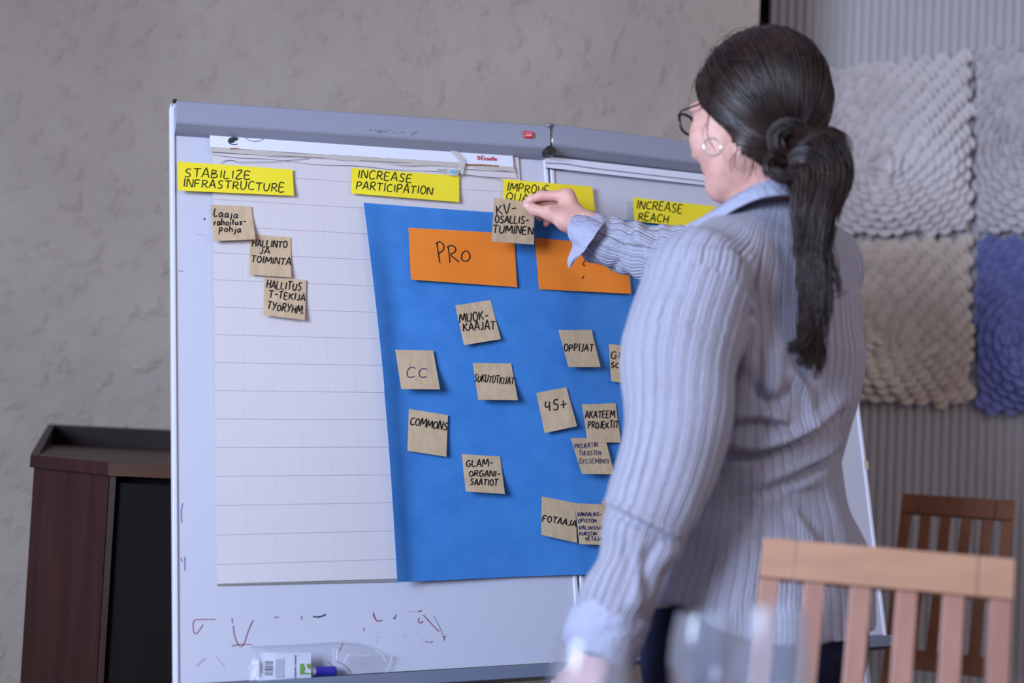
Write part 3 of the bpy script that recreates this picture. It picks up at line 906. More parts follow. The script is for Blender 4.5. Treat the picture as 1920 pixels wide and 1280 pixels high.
for k in range(6):
    x = 468 + k * 18
    ribbon_mb(mb, [z5(x, 335 - 3 * k), z5(x - 2, 545)], .5, ins.hit)
ribbon_mb(mb, [z5(288, 340), z5(286, 530)], .9, ins.hit)
mb.build('small_print', M_blackprint, ins.o, fix=False)
mb = MB(); q = [z5(733, 383), z5(775, 383), z5(790, 440), z5(775, 480), z5(858, 490), z5(858, 502), z5(733, 502)]
mb.prism([ins.hit(*p) for p in q], B1.n * .0004)
mb.build('green_print', mat('print_green', srgb(112, 160, 72), .6), ins.o)
mb = MB(); q = [z5(808, 383), z5(860, 383), z5(860, 440), z5(835, 445), z5(812, 420)]
mb.prism([ins.hit(*p) for p in q], B1.n * .0004)
mb.build('green_print', bpy.data.materials['print_green'], ins.o)


def marker(px0, px1, capcol, label, off, rpx):
    """white barrel marker lying along the tray; the cap is the end we see"""
    a, b_ = B1.hit(*px0, off), B1.hit(*px1, off)
    d = unit(b_ - a); r = rpx * 2.4 / FPX
    t = thing('whiteboard_marker', label, 'marker', a, 'whiteboard markers in the pouch')
    mb = MB(); mb.tube([a - d * .085, a - d * .004, a], [r * .95, r * .95, r * .8], 20); mb.build('barrel', M_whiteprint, t, smooth=False)
    mb = MB(); rr, pts = [], []
    Lc = np.linalg.norm(b_ - a)
    for k in range(25):
        pts.append(a + d * Lc * k / 24); rr.append(r * (1.0 if k < 12 or k % 2 else 1.05) * (.88 if k == 24 else 1))
    mb.tube(pts, rr, 20); mb.build('cap', mat('cap_' + label[:5], capcol, .35), t)
    return t


marker(z5(905, 472), z5(1138, 468), srgb(46, 40, 150), 'whiteboard marker with dark blue ridged cap in the clear pouch', .0155, 9.4)
marker(z5(905, 590), z5(1132, 582), srgb(18, 116, 122), 'whiteboard marker with teal cap lying under the blue-capped one', .0165, 9.4)

# ------------------------------------------------------------------ angled mahogany cabinet
zt = .94


def at_z(u, v, z):
    d = ray(u, v); return CAM + d * ((z - CAM[2]) / d[2])


slabB = at_z(57, 852, zt); slabC = at_z(203, 866, zt); slabD = slabC + np.array([.32, 0.015, 0])
backA = P(90, 795, WY - .035); yA = WY - .035
ztop = backA[2]
cab = thing('corner_cabinet', 'dark mahogany cabinet with chamfered corner and raised back rim behind the left board', 'cabinet', (slabC[0], slabC[1], 0))
A2 = np.array([backA[0], yA, 0]); D2 = slabD * [1, 1, 0]; E2 = np.array([slabD[0], yA, 0]); Bf = slabB * [1, 1, 0]; Cf = slabC * [1, 1, 0]
foot = [A2, Bf, Cf, D2, E2]
mb = MB(); mb.prism([p + np.array([0, 0, zt - .026]) for p in foot], (0, 0, .026)); mb.build('top_slab', M_mahog, cab, bevel=.002)
# edge strip of end grain along the front
mb = MB(); mb.box(Cf + [0.002, -.002, zt - .026], (D2 - Cf) * .995, (0, .004, 0), (0, 0, .0255)); mb.build('front_edge_strip', M_mahog_e, cab)
ins_ = lambda p: p + (np.array([(A2[0] + D2[0]) / 2, (A2[1] + D2[1]) / 2, 0]) - p) * .035
mb = MB(); b_, c_ = ins_(Bf), ins_(Cf); nrm = unit(np.cross(c_ - b_, [0, 0, 1.0]))
mb.box(b_ + [0, 0, .0], c_ - b_, -nrm * .02 if nrm[1] < 0 else nrm * .02, (0, 0, zt - .026)); mb.build('angled_panel', M_mahog, cab)
mb = MB(); a_ = ins_(A2); a_[1] = yA
mb.box(a_, b_ - a_, (.02, 0, 0), (0, 0, zt - .026)); mb.build('side_panel', M_mahog, cab)
mb = MB(); mb.box((a_[0], yA - .012, 0), (E2[0] - a_[0], 0, 0), (0, .012, 0), (0, 0, ztop)); mb.build('back_panel', M_mahog_shaded, cab)
# sloping left rim: from the slab corner up to the back panel
mb = MB(); hb = np.array([0, 0, zt])
mb.prism([Bf + hb, A2 + hb, A2 + [0, 0, ztop]], unit(np.cross(A2 - Bf, [0, 0, 1.0])) * .016); mb.build('sloping_rim', M_mahog, cab, bevel=.001)
# dark door set back under the slab
mb = MB(); dp = c_ + (D2 - Cf) * .03 + [0, .012, .05]
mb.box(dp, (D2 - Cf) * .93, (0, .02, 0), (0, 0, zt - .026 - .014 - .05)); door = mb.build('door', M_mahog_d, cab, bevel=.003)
mb = MB(); mb.box(c_ + [0.002, .0, 0], (.012, 0, 0), (0, .03, 0), (0, 0, zt - .026)); mb.build('door_post', M_mahog, cab)
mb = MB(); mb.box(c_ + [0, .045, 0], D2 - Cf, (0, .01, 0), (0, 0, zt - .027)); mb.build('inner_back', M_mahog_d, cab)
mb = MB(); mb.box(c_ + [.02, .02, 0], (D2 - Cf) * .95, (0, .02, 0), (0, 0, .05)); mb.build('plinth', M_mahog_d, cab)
mb = MB(); kp = P(338, 1258, dp[1]) ; mb.tube([np.array([kp[0], dp[1], kp[2]]), np.array([kp[0], dp[1] - .02, kp[2]])], .012, 14); mb.build('knob', M_mahog, door)


# ------------------------------------------------------------------ slatted chairs
def make_chair(TL, TR, BR, BL, low, label, mrail, mslat, nslat, slatw, postw, seat_dir=-1):
    """back rail given by its four pixel corners already unprojected"""
    TL, TR, BR, BL = map(np.asarray, (TL, TR, BR, BL))
    w_ = np.linalg.norm(TR - TL); h = unit(TR - TL); h = unit(h * [1, 1, .0] + [0, 0, h[2] * 1.0])
    hb = unit(h * [1, 1, 0]); back = np.array([-hb[1], hb[0], 0])          # away from the camera
    upv = unit(TL - np.asarray(low))
    nn = unit(np.cross(h, upv)); nn = nn * -np.sign(nn[1])                  # toward the camera
    rh = np.linalg.norm(BL - TL)
    seat_z = .46
    ctr = (TL + TR) / 2
    t = thing('slatted_chair', label, 'chair', (ctr[0], ctr[1], 0), 'slat-back wooden chairs')
    th = .022
    mb = MB(); mb.box(TL - upv * rh + h * postw * 1.0, h * (w_ - 2 * postw), upv * rh, -nn * th); mb.build('top_rail', mrail, t, bevel=.0012)
    for k in (0, 1):
        mb = MB(); mb.box(TL - upv * rh + h * (0 if k == 0 else w_ - postw + .0010), h * (postw - .0010), upv * rh, -nn * th); mb.build('rail_end', mrail, t, bevel=.0012)
    L = (TL[2] - rh - seat_z + .0) / upv[2]
    zl = TL[2]
    gap = (w_ - slatw) / (nslat - 1)
    for k in range(nslat):
        o = TL - upv * (rh + .0005) + h * (gap * k) - nn * .003
        if k in (0, nslat - 1):
            ln_ = (o[2] - .0) / upv[2] * .999
            # rear leg and post in one: bends at the seat
            ls = (o[2] - seat_z) / upv[2]
            mb = MB(); mb.box(o, h * slatw, -upv * ls, -nn * .026)
            p = o - upv * ls
            mb.prism([p, p + h * slatw, p + h * slatw - nn * .026, p - nn * .026], np.array([0, 0, -p[2]]) + back * .04 * (1))
            mb.build('rear_leg', mslat, t, bevel=.002)
        else:
            ls = (o[2] - seat_z - .05) / upv[2]
            mb = MB(); mb.box(o, h * slatw, -upv * ls, -nn * .016); mb.build('slat', mslat, t, bevel=.002)
    o = TL - upv * ((TL[2] - seat_z - .05) / upv[2])
    mb = MB(); mb.box(o + h * slatw, h * (w_ - 2 * slatw), upv * .045, -nn * .02); mb.build('lower_rail', mrail, t)
    # seat and front legs (towards the camera: the chair is pushed under the table)
    o = TL - upv * ((TL[2] - seat_z) / upv[2]); o[2] = seat_z
    sd = -back
    mb = MB(); mb.box(o - h * .01 + [0, 0, -.022], h * (w_ + .02), sd * .38, (0, 0, .022)); mb.build('seat', mslat, t, bevel=.006)
    for k in (0, 1):
        f_ = o + sd * .34 + h * (k * (w_ - .032)); f_[2] = 0
        mb = MB(); mb.box(f_, h * .032, -sd * .032, (0, 0, seat_z - .022)); mb.build('front_leg', mslat, t, bevel=.002)
    for k in (0, 1):
        f_ = o + h * (k * (w_ - .02)) + sd * .03; f_[2] = seat_z - .07
        mb = MB(); mb.box(f_, h * .02, sd * .29, (0, 0, .045)); mb.build('seat_rail', mslat, t)
    return t


yn = 1.86
c1 = [P(1431.6, 1007, yn), P(1903.4, 1047, yn - .055), P(1895.6, 1122, yn - .065), P(1421.0, 1081, yn - .012)]
make_chair(*c1, P(1403, 1275, yn - .055), 'pale slat-back wooden chair right in front of the woman', M_chairr, M_chair, 6, .0265, .0440)
yf = 3.55
c2 = [P(1692.5, 924.4, yf), P(1903.4, 937.8, yf - .10), P(1895.6, 973.8, yf - .11), P(1687.8, 959.7, yf - .012)]
make_chair(*c2, P(1676.5, 1060, yf - .045), 'dark brown slat-back wooden chair against the ribbed wall', M_chair2, M_chair2, 6, .0240, .0430)

# ------------------------------------------------------------------ table edge below the picture and the blurred glasses on it
tbl = thing('dining_table', 'wooden dining table under the stemmed glasses', 'table', (.35, 1.15, 0))
mb = MB(); mb.box((-.35, .70, .70), (1.35, 0, 0), (0, .82, 0), (0, 0, .035)); mb.build('table_top', M_table, tbl, bevel=.004)
for x in (-.30, .93):
    for y in (.75, 1.43):
        mb = MB(); mb.box((x, y, 0), (.05, 0, 0), (0, .05, 0), (0, 0, .70)); mb.build('leg', M_table, tbl)
M_glass = bpy.data.materials.new('glass_refraction_tint'); M_glass.use_nodes = True
N, L = M_glass.node_tree.nodes, M_glass.node_tree.links
for n_ in list(N): N.remove(n_)
out = N.new('ShaderNodeOutputMaterial'); tr = N.new('ShaderNodeBsdfTransparent'); gl = N.new('ShaderNodeBsdfGlossy'); mxs = N.new('ShaderNodeMixShader')
tr.inputs[0].default_value = (.90, .92, .95, 1); gl.inputs['Roughness'].default_value = .14
fr = N.new('ShaderNodeLayerWeight'); fr.inputs[0].default_value = .30
df = N.new('ShaderNodeBsdfDiffuse'); df.inputs[0].default_value = (.62, .66, .80, 1); mxd = N.new('ShaderNodeMixShader'); mxd.inputs[0].default_value = .20  # pale bluish diffuse share stands in for refracted bright surroundings
L.new(tr.outputs[0], mxd.inputs[1]); L.new(df.outputs[0], mxd.inputs[2])
L.new(fr.outputs['Facing'], mxs.inputs[0]); L.new(mxd.outputs[0], mxs.inputs[1]); L.new(gl.outputs[0], mxs.inputs[2]); L.new(mxs.outputs[0], out.inputs[0])


def glass(u, y, vtop, rpx, label):
    top = P(u, vtop, y); c = np.array([top[0], top[1], .735]); H = top[2] - .735; r = rpx * y / FPX
    t = thing('wine_glass', label, 'glass', c, 'glasses on the table')
    mb = MB(); s0 = .42
    prof = [(r * .82, H), (r * .95, H * .85), (r, H * .70), (r * .92, H * .58), (r * .6, H * .49), (r * .16, H * .44), (.004, H * .42)]
    inner = [(.0, H * .455), (r * .14, H * .455), (r * .57, H * .505), (r * .89, H * .59), (r * .965, H * .70), (r * .915, H * .85), (r * .80, H)]
    mb.lathe(c, prof, 40)
    mb.build('bowl', M_glass, t, smooth=True)
    mb = MB(); mb.lathe(c, [(0, H * .42), (.004, H * .42), (.0035, H * .2), (.006, .006), (r * .8, .0025), (r * .8, 0.0), (0, 0)], 40); mb.build('stem_and_foot', M_glass, t, smooth=True)
    return t


glass(1108, 1.22, 1196, 72, 'blurred stemmed glass by the hanging hand, leftmost on the table')
glass(1322, 1.34, 1150, 62, 'blurred stemmed glass in front of the dark jeans')
glass(1450, 1.12, 1136, 70, 'blurred stemmed glass overlapping the left post of the pale chair')

# ------------------------------------------------------------------ scale-covered fabric panels on the ribbed wall
def art(px, cen, m, label, seed, bulge):
    r_ = random.Random(seed)
    AP = Plane(CW.at(0, 0, .012), CW_h, CW_v)
    q = [AP.hv(*p) for p in px]; c = AP.hv(*cen)
    qm = sum(q) / 4; q = [qm + (p - qm) * .972 for p in q]
    o0 = AP.at(*((q[0] + q[2]) / 2), 0)
    wob = lambda a, b_: .010 * math.sin(a * 13 + seed) * math.sin(b_ * 11 + seed * 2) + .008 * math.sin(a * 23 + b_ * 17 + seed) + bulge
    mb = MB(); rows_ = []
    for j in range(13):
        rr = []
        for i in range(13):
            p = bil(q, i / 12, j / 12)
            e_ = math.sin(math.pi * i / 12) * math.sin(math.pi * j / 12)
            rr.append(AP.at(p[0], p[1], .004 + (wob(p[0], p[1]) + .010) * min(1, e_ * 3)))
        rows_.append(rr)
    mb.grid(rows_)
    b_ = mb.build('fabric_panel', m, None, smooth=True, solid=.006)
    tag(b_, label, 'wall art', 'scale-covered fabric wall panels')
    # rounded scales in rings that overlap like petals
    mb = MB(); R = .0205
    ring = .0
    s_in = lambda a, b2_: 0.0 < a < 1 and 0.0 < b2_ < 1
    k = 0; rad = .006
    while rad < .46:
        n = max(3, int(2 * math.pi * rad / (R * 1.75)))
        for i in range(n):
            th = 2 * math.pi * (i + .5 * (k % 2)) / n + r_.uniform(-.03, .03) * min(1, .03 / rad)
            a, b2 = c[0] + rad * math.cos(th), c[1] + rad * math.sin(th)
            try: s, t = inv_bil(q, a, b2)
            except Exception: continue
            if not s_in(s, t): continue
            e_ = math.sin(math.pi * min(max(s, 0), 1)) * math.sin(math.pi * min(max(t, 0), 1))
            hh = .009 + (wob(a, b2) + .010) * min(1, e_ * 3)
            od = np.array([math.cos(th), math.sin(th)])
            if r_.random() < .2: od = unit(od + np.array([r_.uniform(-.4, .4), r_.uniform(-.4, .4)]))
            tilt = math.radians(r_.uniform(26, 42) if rad > .05 else r_.uniform(30, 55))
            Rr = R * r_.uniform(.92, 1.08) * (1 if rad > .06 else .8)
            od3 = AP.h * od[0] + AP.v * od[1]; sd3 = -AP.h * od[1] + AP.v * od[0]
            axo = od3 * math.cos(tilt) + AP.n * math.sin(tilt); nn = np.cross(axo, sd3); nn = nn * np.sign(nn @ AP.n)
            cc = AP.at(a, b2, hh + .004)
            V = [cc + nn * .002]
            for g in range(12):
                an = 2 * math.pi * g / 12
                V.append(cc + axo * Rr * math.cos(an) + sd3 * Rr * math.sin(an) - nn * .001 * (1 + math.cos(2 * an)))
            mb.add(V, [(0, 1 + g, 1 + (g + 1) % 12) for g in range(12)])
        rad += .0205 if rad > .09 else (.015 if rad > .03 else .010)
        k += 1
    pe = mb.build('scales', m, b_, smooth=True, solid=.0012, fix=False); pe['kind'] = 'stuff'
    return b_


M_a1 = mat('felt_pale', srgb(206, 198, 198), .95, .1)
M_a2 = mat('felt_white', srgb(200, 195, 199), .95, .1)
M_a3 = mat('felt_beige', srgb(212, 198, 186), .95, .1)
M_a4 = mat('felt_blue', srgb(118, 124, 180), .95, .1)
art([(1535, 132), (1818, 100), (1818, 436), (1535, 445)], (1655, 315), M_a1, 'pale grey scale-covered fabric panel beside the ponytail', 3, .012)
art([(1826, 92), (2130, 100), (2130, 436), (1828, 440)], (1935, 285), M_a2, 'whitish scale-covered fabric panel above the blue one', 9, .008)
art([(1530, 456), (1818, 447), (1818, 760), (1535, 752)], (1648, 636), M_a3, 'beige scale-covered fabric panel to the left of the blue one', 5, .010)
art([(1828, 446), (2130, 452), (2130, 778), (1830, 772)], (1935, 640), M_a4, 'dusty blue scale-covered fabric panel', 14, .010)

# ------------------------------------------------------------------ the woman: distance-field modelling helpers
class RC:      # round cone between two joints
    def __init__(s, a, b_, ra, rb): s.a, s.b, s.ra, s.rb = np.asarray(a, float), np.asarray(b_, float), ra, rb; s.c = (s.a + s.b) / 2; s.R = np.linalg.norm(s.a - s.b) / 2 + max(ra, rb)
    def t(s, p):
        ab = s.b - s.a; return np.clip(((p - s.a) @ ab) / (ab @ ab), 0, 1)
    def d(s, p):
        t = s.t(p); q = p - s.a - t[:, None] * (s.b - s.a)
        return np.sqrt((q * q).sum(1)) - (s.ra + (s.rb - s.ra) * t)


class EL:      # ellipsoid with its own axes (rows of A)
    def __init__(s, c, A, r): s.c, s.A, s.r = np.asarray(c, float), np.asarray(A, float), np.asarray(r, float); s.R = max(r)
    def d(s, p):
        q = (p - s.c) @ s.A.T
        k0 = np.sqrt(((q / s.r) ** 2).sum(1)) + 1e-9; k1 = np.sqrt(((q / s.r ** 2) ** 2).sum(1)) + 1e-9
        return k0 * (k0 - 1) / k1


def smin(a, b_, k):
    h = np.maximum(k - np.abs(a - b_), 0) / k
    return np.minimum(a, b_) - h * h * k * .25


class LOFT:    # stacked ellipses along z
    def __init__(s, z, cx, cy, a, b_, right, fwd, ex=2.25):
        o = np.argsort(z); s.z, s.cx, s.cy, s.a, s.b2 = [np.asarray(q, float)[o] for q in (z, cx, cy, a, b_)]
        s.right, s.fwd, s.ex = right, fwd, ex
        s.c = np.array([s.cx.mean(), s.cy.mean(), s.z.mean()]); s.R = max(s.a.max(), (s.z[-1] - s.z[0]) / 2) * 1.5
    def q(s, p):
        z = np.clip(p[:, 2], s.z[0], s.z[-1])
        dx = p[:, 0] - np.interp(z, s.z, s.cx); dy = p[:, 1] - np.interp(z, s.z, s.cy)
        return dx * s.right[0] + dy * s.right[1], dx * s.fwd[0] + dy * s.fwd[1], np.interp(z, s.z, s.a), np.interp(z, s.z, s.b2)
    def d(s, p):
        x, y, a, b_ = s.q(p)
        k = (np.abs(x / a) ** s.ex + np.abs(y / b_) ** s.ex) ** (1 / s.ex)
        d = (k - 1) * np.minimum(a, b_) * (1 + .25 * (np.maximum(a, b_) / np.minimum(a, b_) - 1))
        ov = np.maximum(p[:, 2] - s.z[-1], s.z[0] - p[:, 2])
        return np.where(ov > 0, np.sqrt(np.maximum(d, 0) ** 2 + ov ** 2), np.maximum(d, ov))


def union(prims, p, k):
    """prims: list of (primitive, k); far ones are skipped"""
    c = (p.min(0) + p.max(0)) / 2; hr = np.linalg.norm(p.max(0) - p.min(0)) / 2
    d = None
    for q in prims:
        kk = k
        if isinstance(q, tuple): q, kk = q
        if np.linalg.norm(q.c - c) - q.R - hr > .09: continue
        e = q.d(p)
        d = e if d is None else smin(d, e, kk)
    return np.full(len(p), .1) if d is None else d


def polygonise(f, lo, hi, h):
    """sparse surface nets; f(points)->distance"""
    lo = np.asarray(lo, float); hi = np.asarray(hi, float); B = 8
    nb = np.ceil((hi - lo) / (h * B)).astype(int)
    I = np.stack(np.meshgrid(*[np.arange(n) for n in nb], indexing='ij'), -1).reshape(-1, 3)
    cen = lo + (I + .5) * (h * B)
    dc = np.empty(len(cen))
    order = np.arange(len(cen))
    for s_ in range(0, len(cen), 4096):
        dc[s_:s_ + 4096] = f(cen[s_:s_ + 4096])
    act = I[np.abs(dc) < h * B * 1.55]
    loc = np.stack(np.meshgrid(*[np.arange(B + 1)] * 3, indexing='ij'), -1).reshape(-1, 3)
    N_ = nb * B + 4
    key = lambda c: (c[..., 0] * N_[1] + c[..., 1]) * N_[2] + c[..., 2]
    keys, pos, edges = [], [], [[], [], []]
    corner = np.array([(i, j, k) for i in (0, 1) for j in (0, 1) for k in (0, 1)])
    ce = [(0, 4), (1, 5), (2, 6), (3, 7), (0, 2), (1, 3), (4, 6), (5, 7), (0, 1), (2, 3), (4, 5), (6, 7)]
    for s_ in range(0, len(act), 48):
        ab = act[s_:s_ + 48]
        g = ab[:, None, :] * B + loc[None]
        D = f((lo + g.reshape(-1, 3) * h)).reshape(len(ab), B + 1, B + 1, B + 1)
        cs = np.stack([D[:, i:B + i, j:B + j, k:B + k] for i, j, k in corner], -1)
        ins_c = cs < 0; a_ = ins_c.any(-1) & ~ins_c.all(-1)
        w_ = np.argwhere(a_)
        if len(w_) == 0: continue
        cv = cs[a_]; sm = np.zeros((len(w_), 3)); ct = np.zeros(len(w_))
        for i, j in ce:
            x = (cv[:, i] < 0) != (cv[:, j] < 0)
            t = np.where(x, cv[:, i] / np.where(x, cv[:, i] - cv[:, j], 1), 0)
            sm += np.where(x[:, None], corner[i] + t[:, None] * (corner[j] - corner[i]), 0); ct += x
        cell = ab[w_[:, 0]] * B + w_[:, 1:]
        keys.append(key(cell + 1)); pos.append(lo + (cell + sm / ct[:, None]) * h)
        for ax in range(3):
            sl0 = [slice(0, B)] * 3; sl1 = [slice(0, B)] * 3; sl1[ax] = slice(1, B + 1)
            d0 = D[(slice(None), *sl0)] < 0; d1 = D[(slice(None), *sl1)] < 0
            x = np.argwhere(d0 != d1)
            if len(x):
                edges[ax].append(np.concatenate([ab[x[:, 0]] * B + x[:, 1:], d0[tuple(x.T)][:, None].astype(int)], 1))
    keys = np.concatenate(keys); pos = np.concatenate(pos); o = np.argsort(keys); keys, pos = keys[o], pos[o]
    quads = []
    for ax in range(3):
        E_ = np.concatenate(edges[ax]); a1, a2 = (ax + 1) % 3, (ax + 2) % 3
        cells = []
        for (o1, o2) in ((-1, -1), (0, -1), (0, 0), (-1, 0)):
            c = E_[:, :3].copy(); c[:, a1] += o1; c[:, a2] += o2; cells.append(key(c + 1))
        idx = np.stack([np.searchsorted(keys, c) for c in cells], 1); idx = np.clip(idx, 0, len(keys) - 1)
        ok = np.all(keys[idx] == np.stack(cells, 1), 1)
        q = idx[ok]; fl = E_[ok, 3] == 0
        q[fl] = q[fl][:, ::-1]
        quads.append(q)
    return pos, np.concatenate(quads)


def np_mesh(name, V, F, m, parent):
    me = bpy.data.meshes.new(name)
    me.vertices.add(len(V)); me.vertices.foreach_set('co', V.astype(np.float32).ravel())
    me.loops.add(F.size); me.loops.foreach_set('vertex_index', F.astype(np.int32).ravel())
    me.polygons.add(len(F)); me.polygons.foreach_set('loop_start', np.arange(0, F.size, 4, dtype=np.int32))
    me.polygons.foreach_set('loop_total', np.full(len(F), 4, dtype=np.int32))
    me.polygons.foreach_set('use_smooth', np.ones(len(F), dtype=bool))
    me.update(calc_edges=True); me.validate()
    me.materials.append(m)
    o = bpy.data.objects.new(name, me); COL.objects.link(o)
    if parent is not None: adopt(o, parent)
    return o


def vnormals(V, F):
    n = np.cross(V[F[:, 2]] - V[F[:, 0]], V[F[:, 3]] - V[F[:, 1]])
    N_ = np.zeros_like(V)
    for k in range(4): np.add.at(N_, F[:, k], n)
    return N_ / (np.linalg.norm(N_, axis=1)[:, None] + 1e-12)


def smooth(V, F, it, lam=.5):
    for _ in range(it):
        S = np.zeros_like(V); C_ = np.zeros(len(V))
        for k in range(4):
            np.add.at(S, F[:, k], V[F[:, (k + 1) % 4]] + V[F[:, k - 1]]); np.add.at(C_, F[:, k], 2)
        V = V + lam * (S / C_[:, None] - V)
    return V


_dirs = rng.normal(size=(40, 3)); _dirs /= np.linalg.norm(_dirs, axis=1)[:, None]; _ph = rng.uniform(0, 6.28, 40)


def ripple(p, f0, n=8, seed=0):
    out_ = np.zeros(len(p)); q = p
    w_ = np.stack([np.sin(p @ _dirs[(seed + k) % 40] * f0 * .6 + _ph[k]) for k in range(3)], 1) * (.9 / f0)
    q = p + w_
    for k in range(n):
        i = (seed + k + 3) % 40
        out_ += np.sin(q @ _dirs[i] * f0 * (.7 + .6 * k / n) + _ph[i])
    return out_ / math.sqrt(n)


def dens3(pts, n=5):
    pts = [np.asarray(p, float) for p in pts]; out_ = []
    for i in range(len(pts) - 1):
        p0, p1, p2, p3 = pts[max(i - 1, 0)], pts[i], pts[i + 1], pts[min(i + 2, len(pts) - 1)]
        for k in range(n):
            t = k / n
            out_.append(.5 * (2 * p1 + (p2 - p0) * t + (2 * p0 - 5 * p1 + 4 * p2 - p3) * t * t + (3 * p1 - 3 * p2 + p3 - p0) * t ** 3))
    out_.append(pts[-1]); return out_



# ------------------------------------------------------------------ the woman: pose
FW = np.array([-.707, .707, 0]); RT = np.array([.707, .707, 0]); UP = np.array([0, 0, 1.0])
YT = 2.22
sl = [(470, 1320, 1588), (550, 1285, 1612), (650, 1275, 1625), (760, 1275, 1613), (860, 1272, 1582), (950, 1262, 1600), (1030, 1236, 1628), (1110, 1202, 1643), (1200, 1192, 1652)]
tz, tx, ta = [], [], []
for v, l, r in sl:
    pl_, pr_ = P(l, v, YT), P(r, v, YT)
    tz.append((pl_[2] + pr_[2]) / 2); tx.append((pl_[0] + pr_[0]) / 2); ta.append((pr_[0] - pl_[0]) / 2 / .835)
tz, tx, ta = map(np.array, (tz, tx, ta))
torso = LOFT(tz, tx, np.full(len(tz), YT), ta, ta * .66, RT, FW)
nb_ = P(1446, 402, 2.22)
shL, shR = P(1312, 527, 2.06), P(1542, 500, 2.33)
armL = [(shL, .078), (P(1277, 650, 2.03), .083), (P(1266, 800, 2.01), .076), (P(1233, 925, 1.99), .066), (P(1203, 1010, 1.98), .056), (P(1170, 1100, 1.97), .050), (P(1138, 1176, 1.97), .046)]
KVOFF = .062
YH = B1.hit(1000, 400, KVOFF)[1]
armR = [(shR, .058), (P(1315, 486, 2.50), .056), (P(1190, 470, YH - .09), .049), (P(1112, 442, YH - .055), .043)]
def finer(c, n=6):
    pts = dens3([p for p, r in c], n); rs = np.interp(np.linspace(0, len(c) - 1, len(pts)), range(len(c)), [r for p, r in c])
    return list(zip(pts, rs))


chain = lambda c: [RC(c[i][0], c[i + 1][0], c[i][1], c[i + 1][1]) for i in range(len(c) - 1)]
AL, AR = chain(finer(armL, 4)), chain(finer(armR, 4))
nbs = P(1450, 436, 2.22)
shoulders = [RC(nbs, shL, .060, .074), RC(nbs, shR, .060, .060)]
neckhole = RC(P(1425, 330, 2.215), P(1444, 412, 2.22), .058, .052)
bust = [EL(P(1400, 640, YT) + FW * .07 - RT * .06, np.array([RT, FW, UP]), (.085, .075, .085)), EL(P(1400, 640, YT) + FW * .07 + RT * .10, np.array([RT, FW, UP]), (.085, .075, .085))]

woman = thing('person', 'woman seen from behind in striped grey shirt and ponytail, holding up a kraft note', 'person', (tx[-1], YT, 0))

# ---- shirt
shirt_prims = [torso, *[(q, .05) for q in shoulders], *[(q, .05) for q in bust], *[(q, .03) for q in AL], *[(q, .025) for q in AR]]
hem_u = [1150, 1195, 1250, 1300, 1390, 1480, 1560, 1650, 1720]; hem_v = [1130, 1126, 1108, 1140, 1168, 1180, 1184, 1176, 1150]
hem = np.array([P(u, v, YT) for u, v in zip(hem_u, hem_v)])


def f_shirt(p):
    d = union([torso, *[(q, .05) for q in shoulders], *[(q, .05) for q in bust]], p, .05)
    d = np.maximum(d, np.interp(p[:, 0], hem[:, 0], hem[:, 2]) - p[:, 2])
    e = union(AL, p, .004); d = smin(d, e, .022)
    e = union(AR, p, .004); d = smin(d, e, .03)
    return np.maximum(d, -neckhole.d(p))


V, F = polygonise(f_shirt, (.03, 1.85, .55), (.80, 2.85, 1.50), .0045)
V = smooth(V, F, 2)
Nn = vnormals(V, F)
fc = V[F].mean(1)
dT = union([torso] + shoulders + bust, fc, .05) if False else np.minimum.reduce([q.d(fc) for q in [torso] + shoulders + bust])
dAL = np.minimum.reduce([q.d(fc) for q in AL]); dAR = np.minimum.reduce([q.d(fc) for q in AR])
lab = np.argmin(np.stack([dT, dAL + .006, dAR + .004], 1), 1)


def arm_coords(p, A, rmean):
    D = np.stack([q.d(p) for q in A], 1); j = D.argmin(1)
    ang = np.zeros(len(p)); along = np.zeros(len(p)); acc = 0
    for i, q in enumerate(A):
        ax = unit(q.b - q.a); e1 = unit(np.array([0, -1.0, 0]) - ax * (-ax[1])); e2 = np.cross(ax, e1)
        m_ = j == i; w_ = p[m_] - q.a
        ang[m_] = np.arctan2(w_ @ e2, w_ @ e1); along[m_] = acc + w_ @ ax; acc += np.linalg.norm(q.b - q.a)
    return ang * rmean, along


def torso_coord(p):
    x, y, a, b_ = torso.q(p)
    return np.arctan2(x / a, -y / b_) * .165


cor = V[F].reshape(-1, 3); labc = np.repeat(lab, 4)
st_c = np.zeros(len(cor)); st_f = np.zeros(len(F))
al_c = np.zeros(len(cor))
for L_, fn in ((0, lambda p: (torso_coord(p), p[:, 2])), (1, lambda p: arm_coords(p, AL, .072)), (2, lambda p: arm_coords(p, AR, .05))):
    m_ = labc == L_; st_c[m_], al_c[m_] = fn(cor[m_])
    mf = lab == L_; st_f[mf] = fn(fc[mf])[0]
for _ in range(2):
    per_ = np.where(labc == 0, .165, np.where(labc == 1, .072, .05)) * 2 * math.pi
    df = st_c - np.repeat(st_f, 4); st_c -= np.round(df / per_) * per_

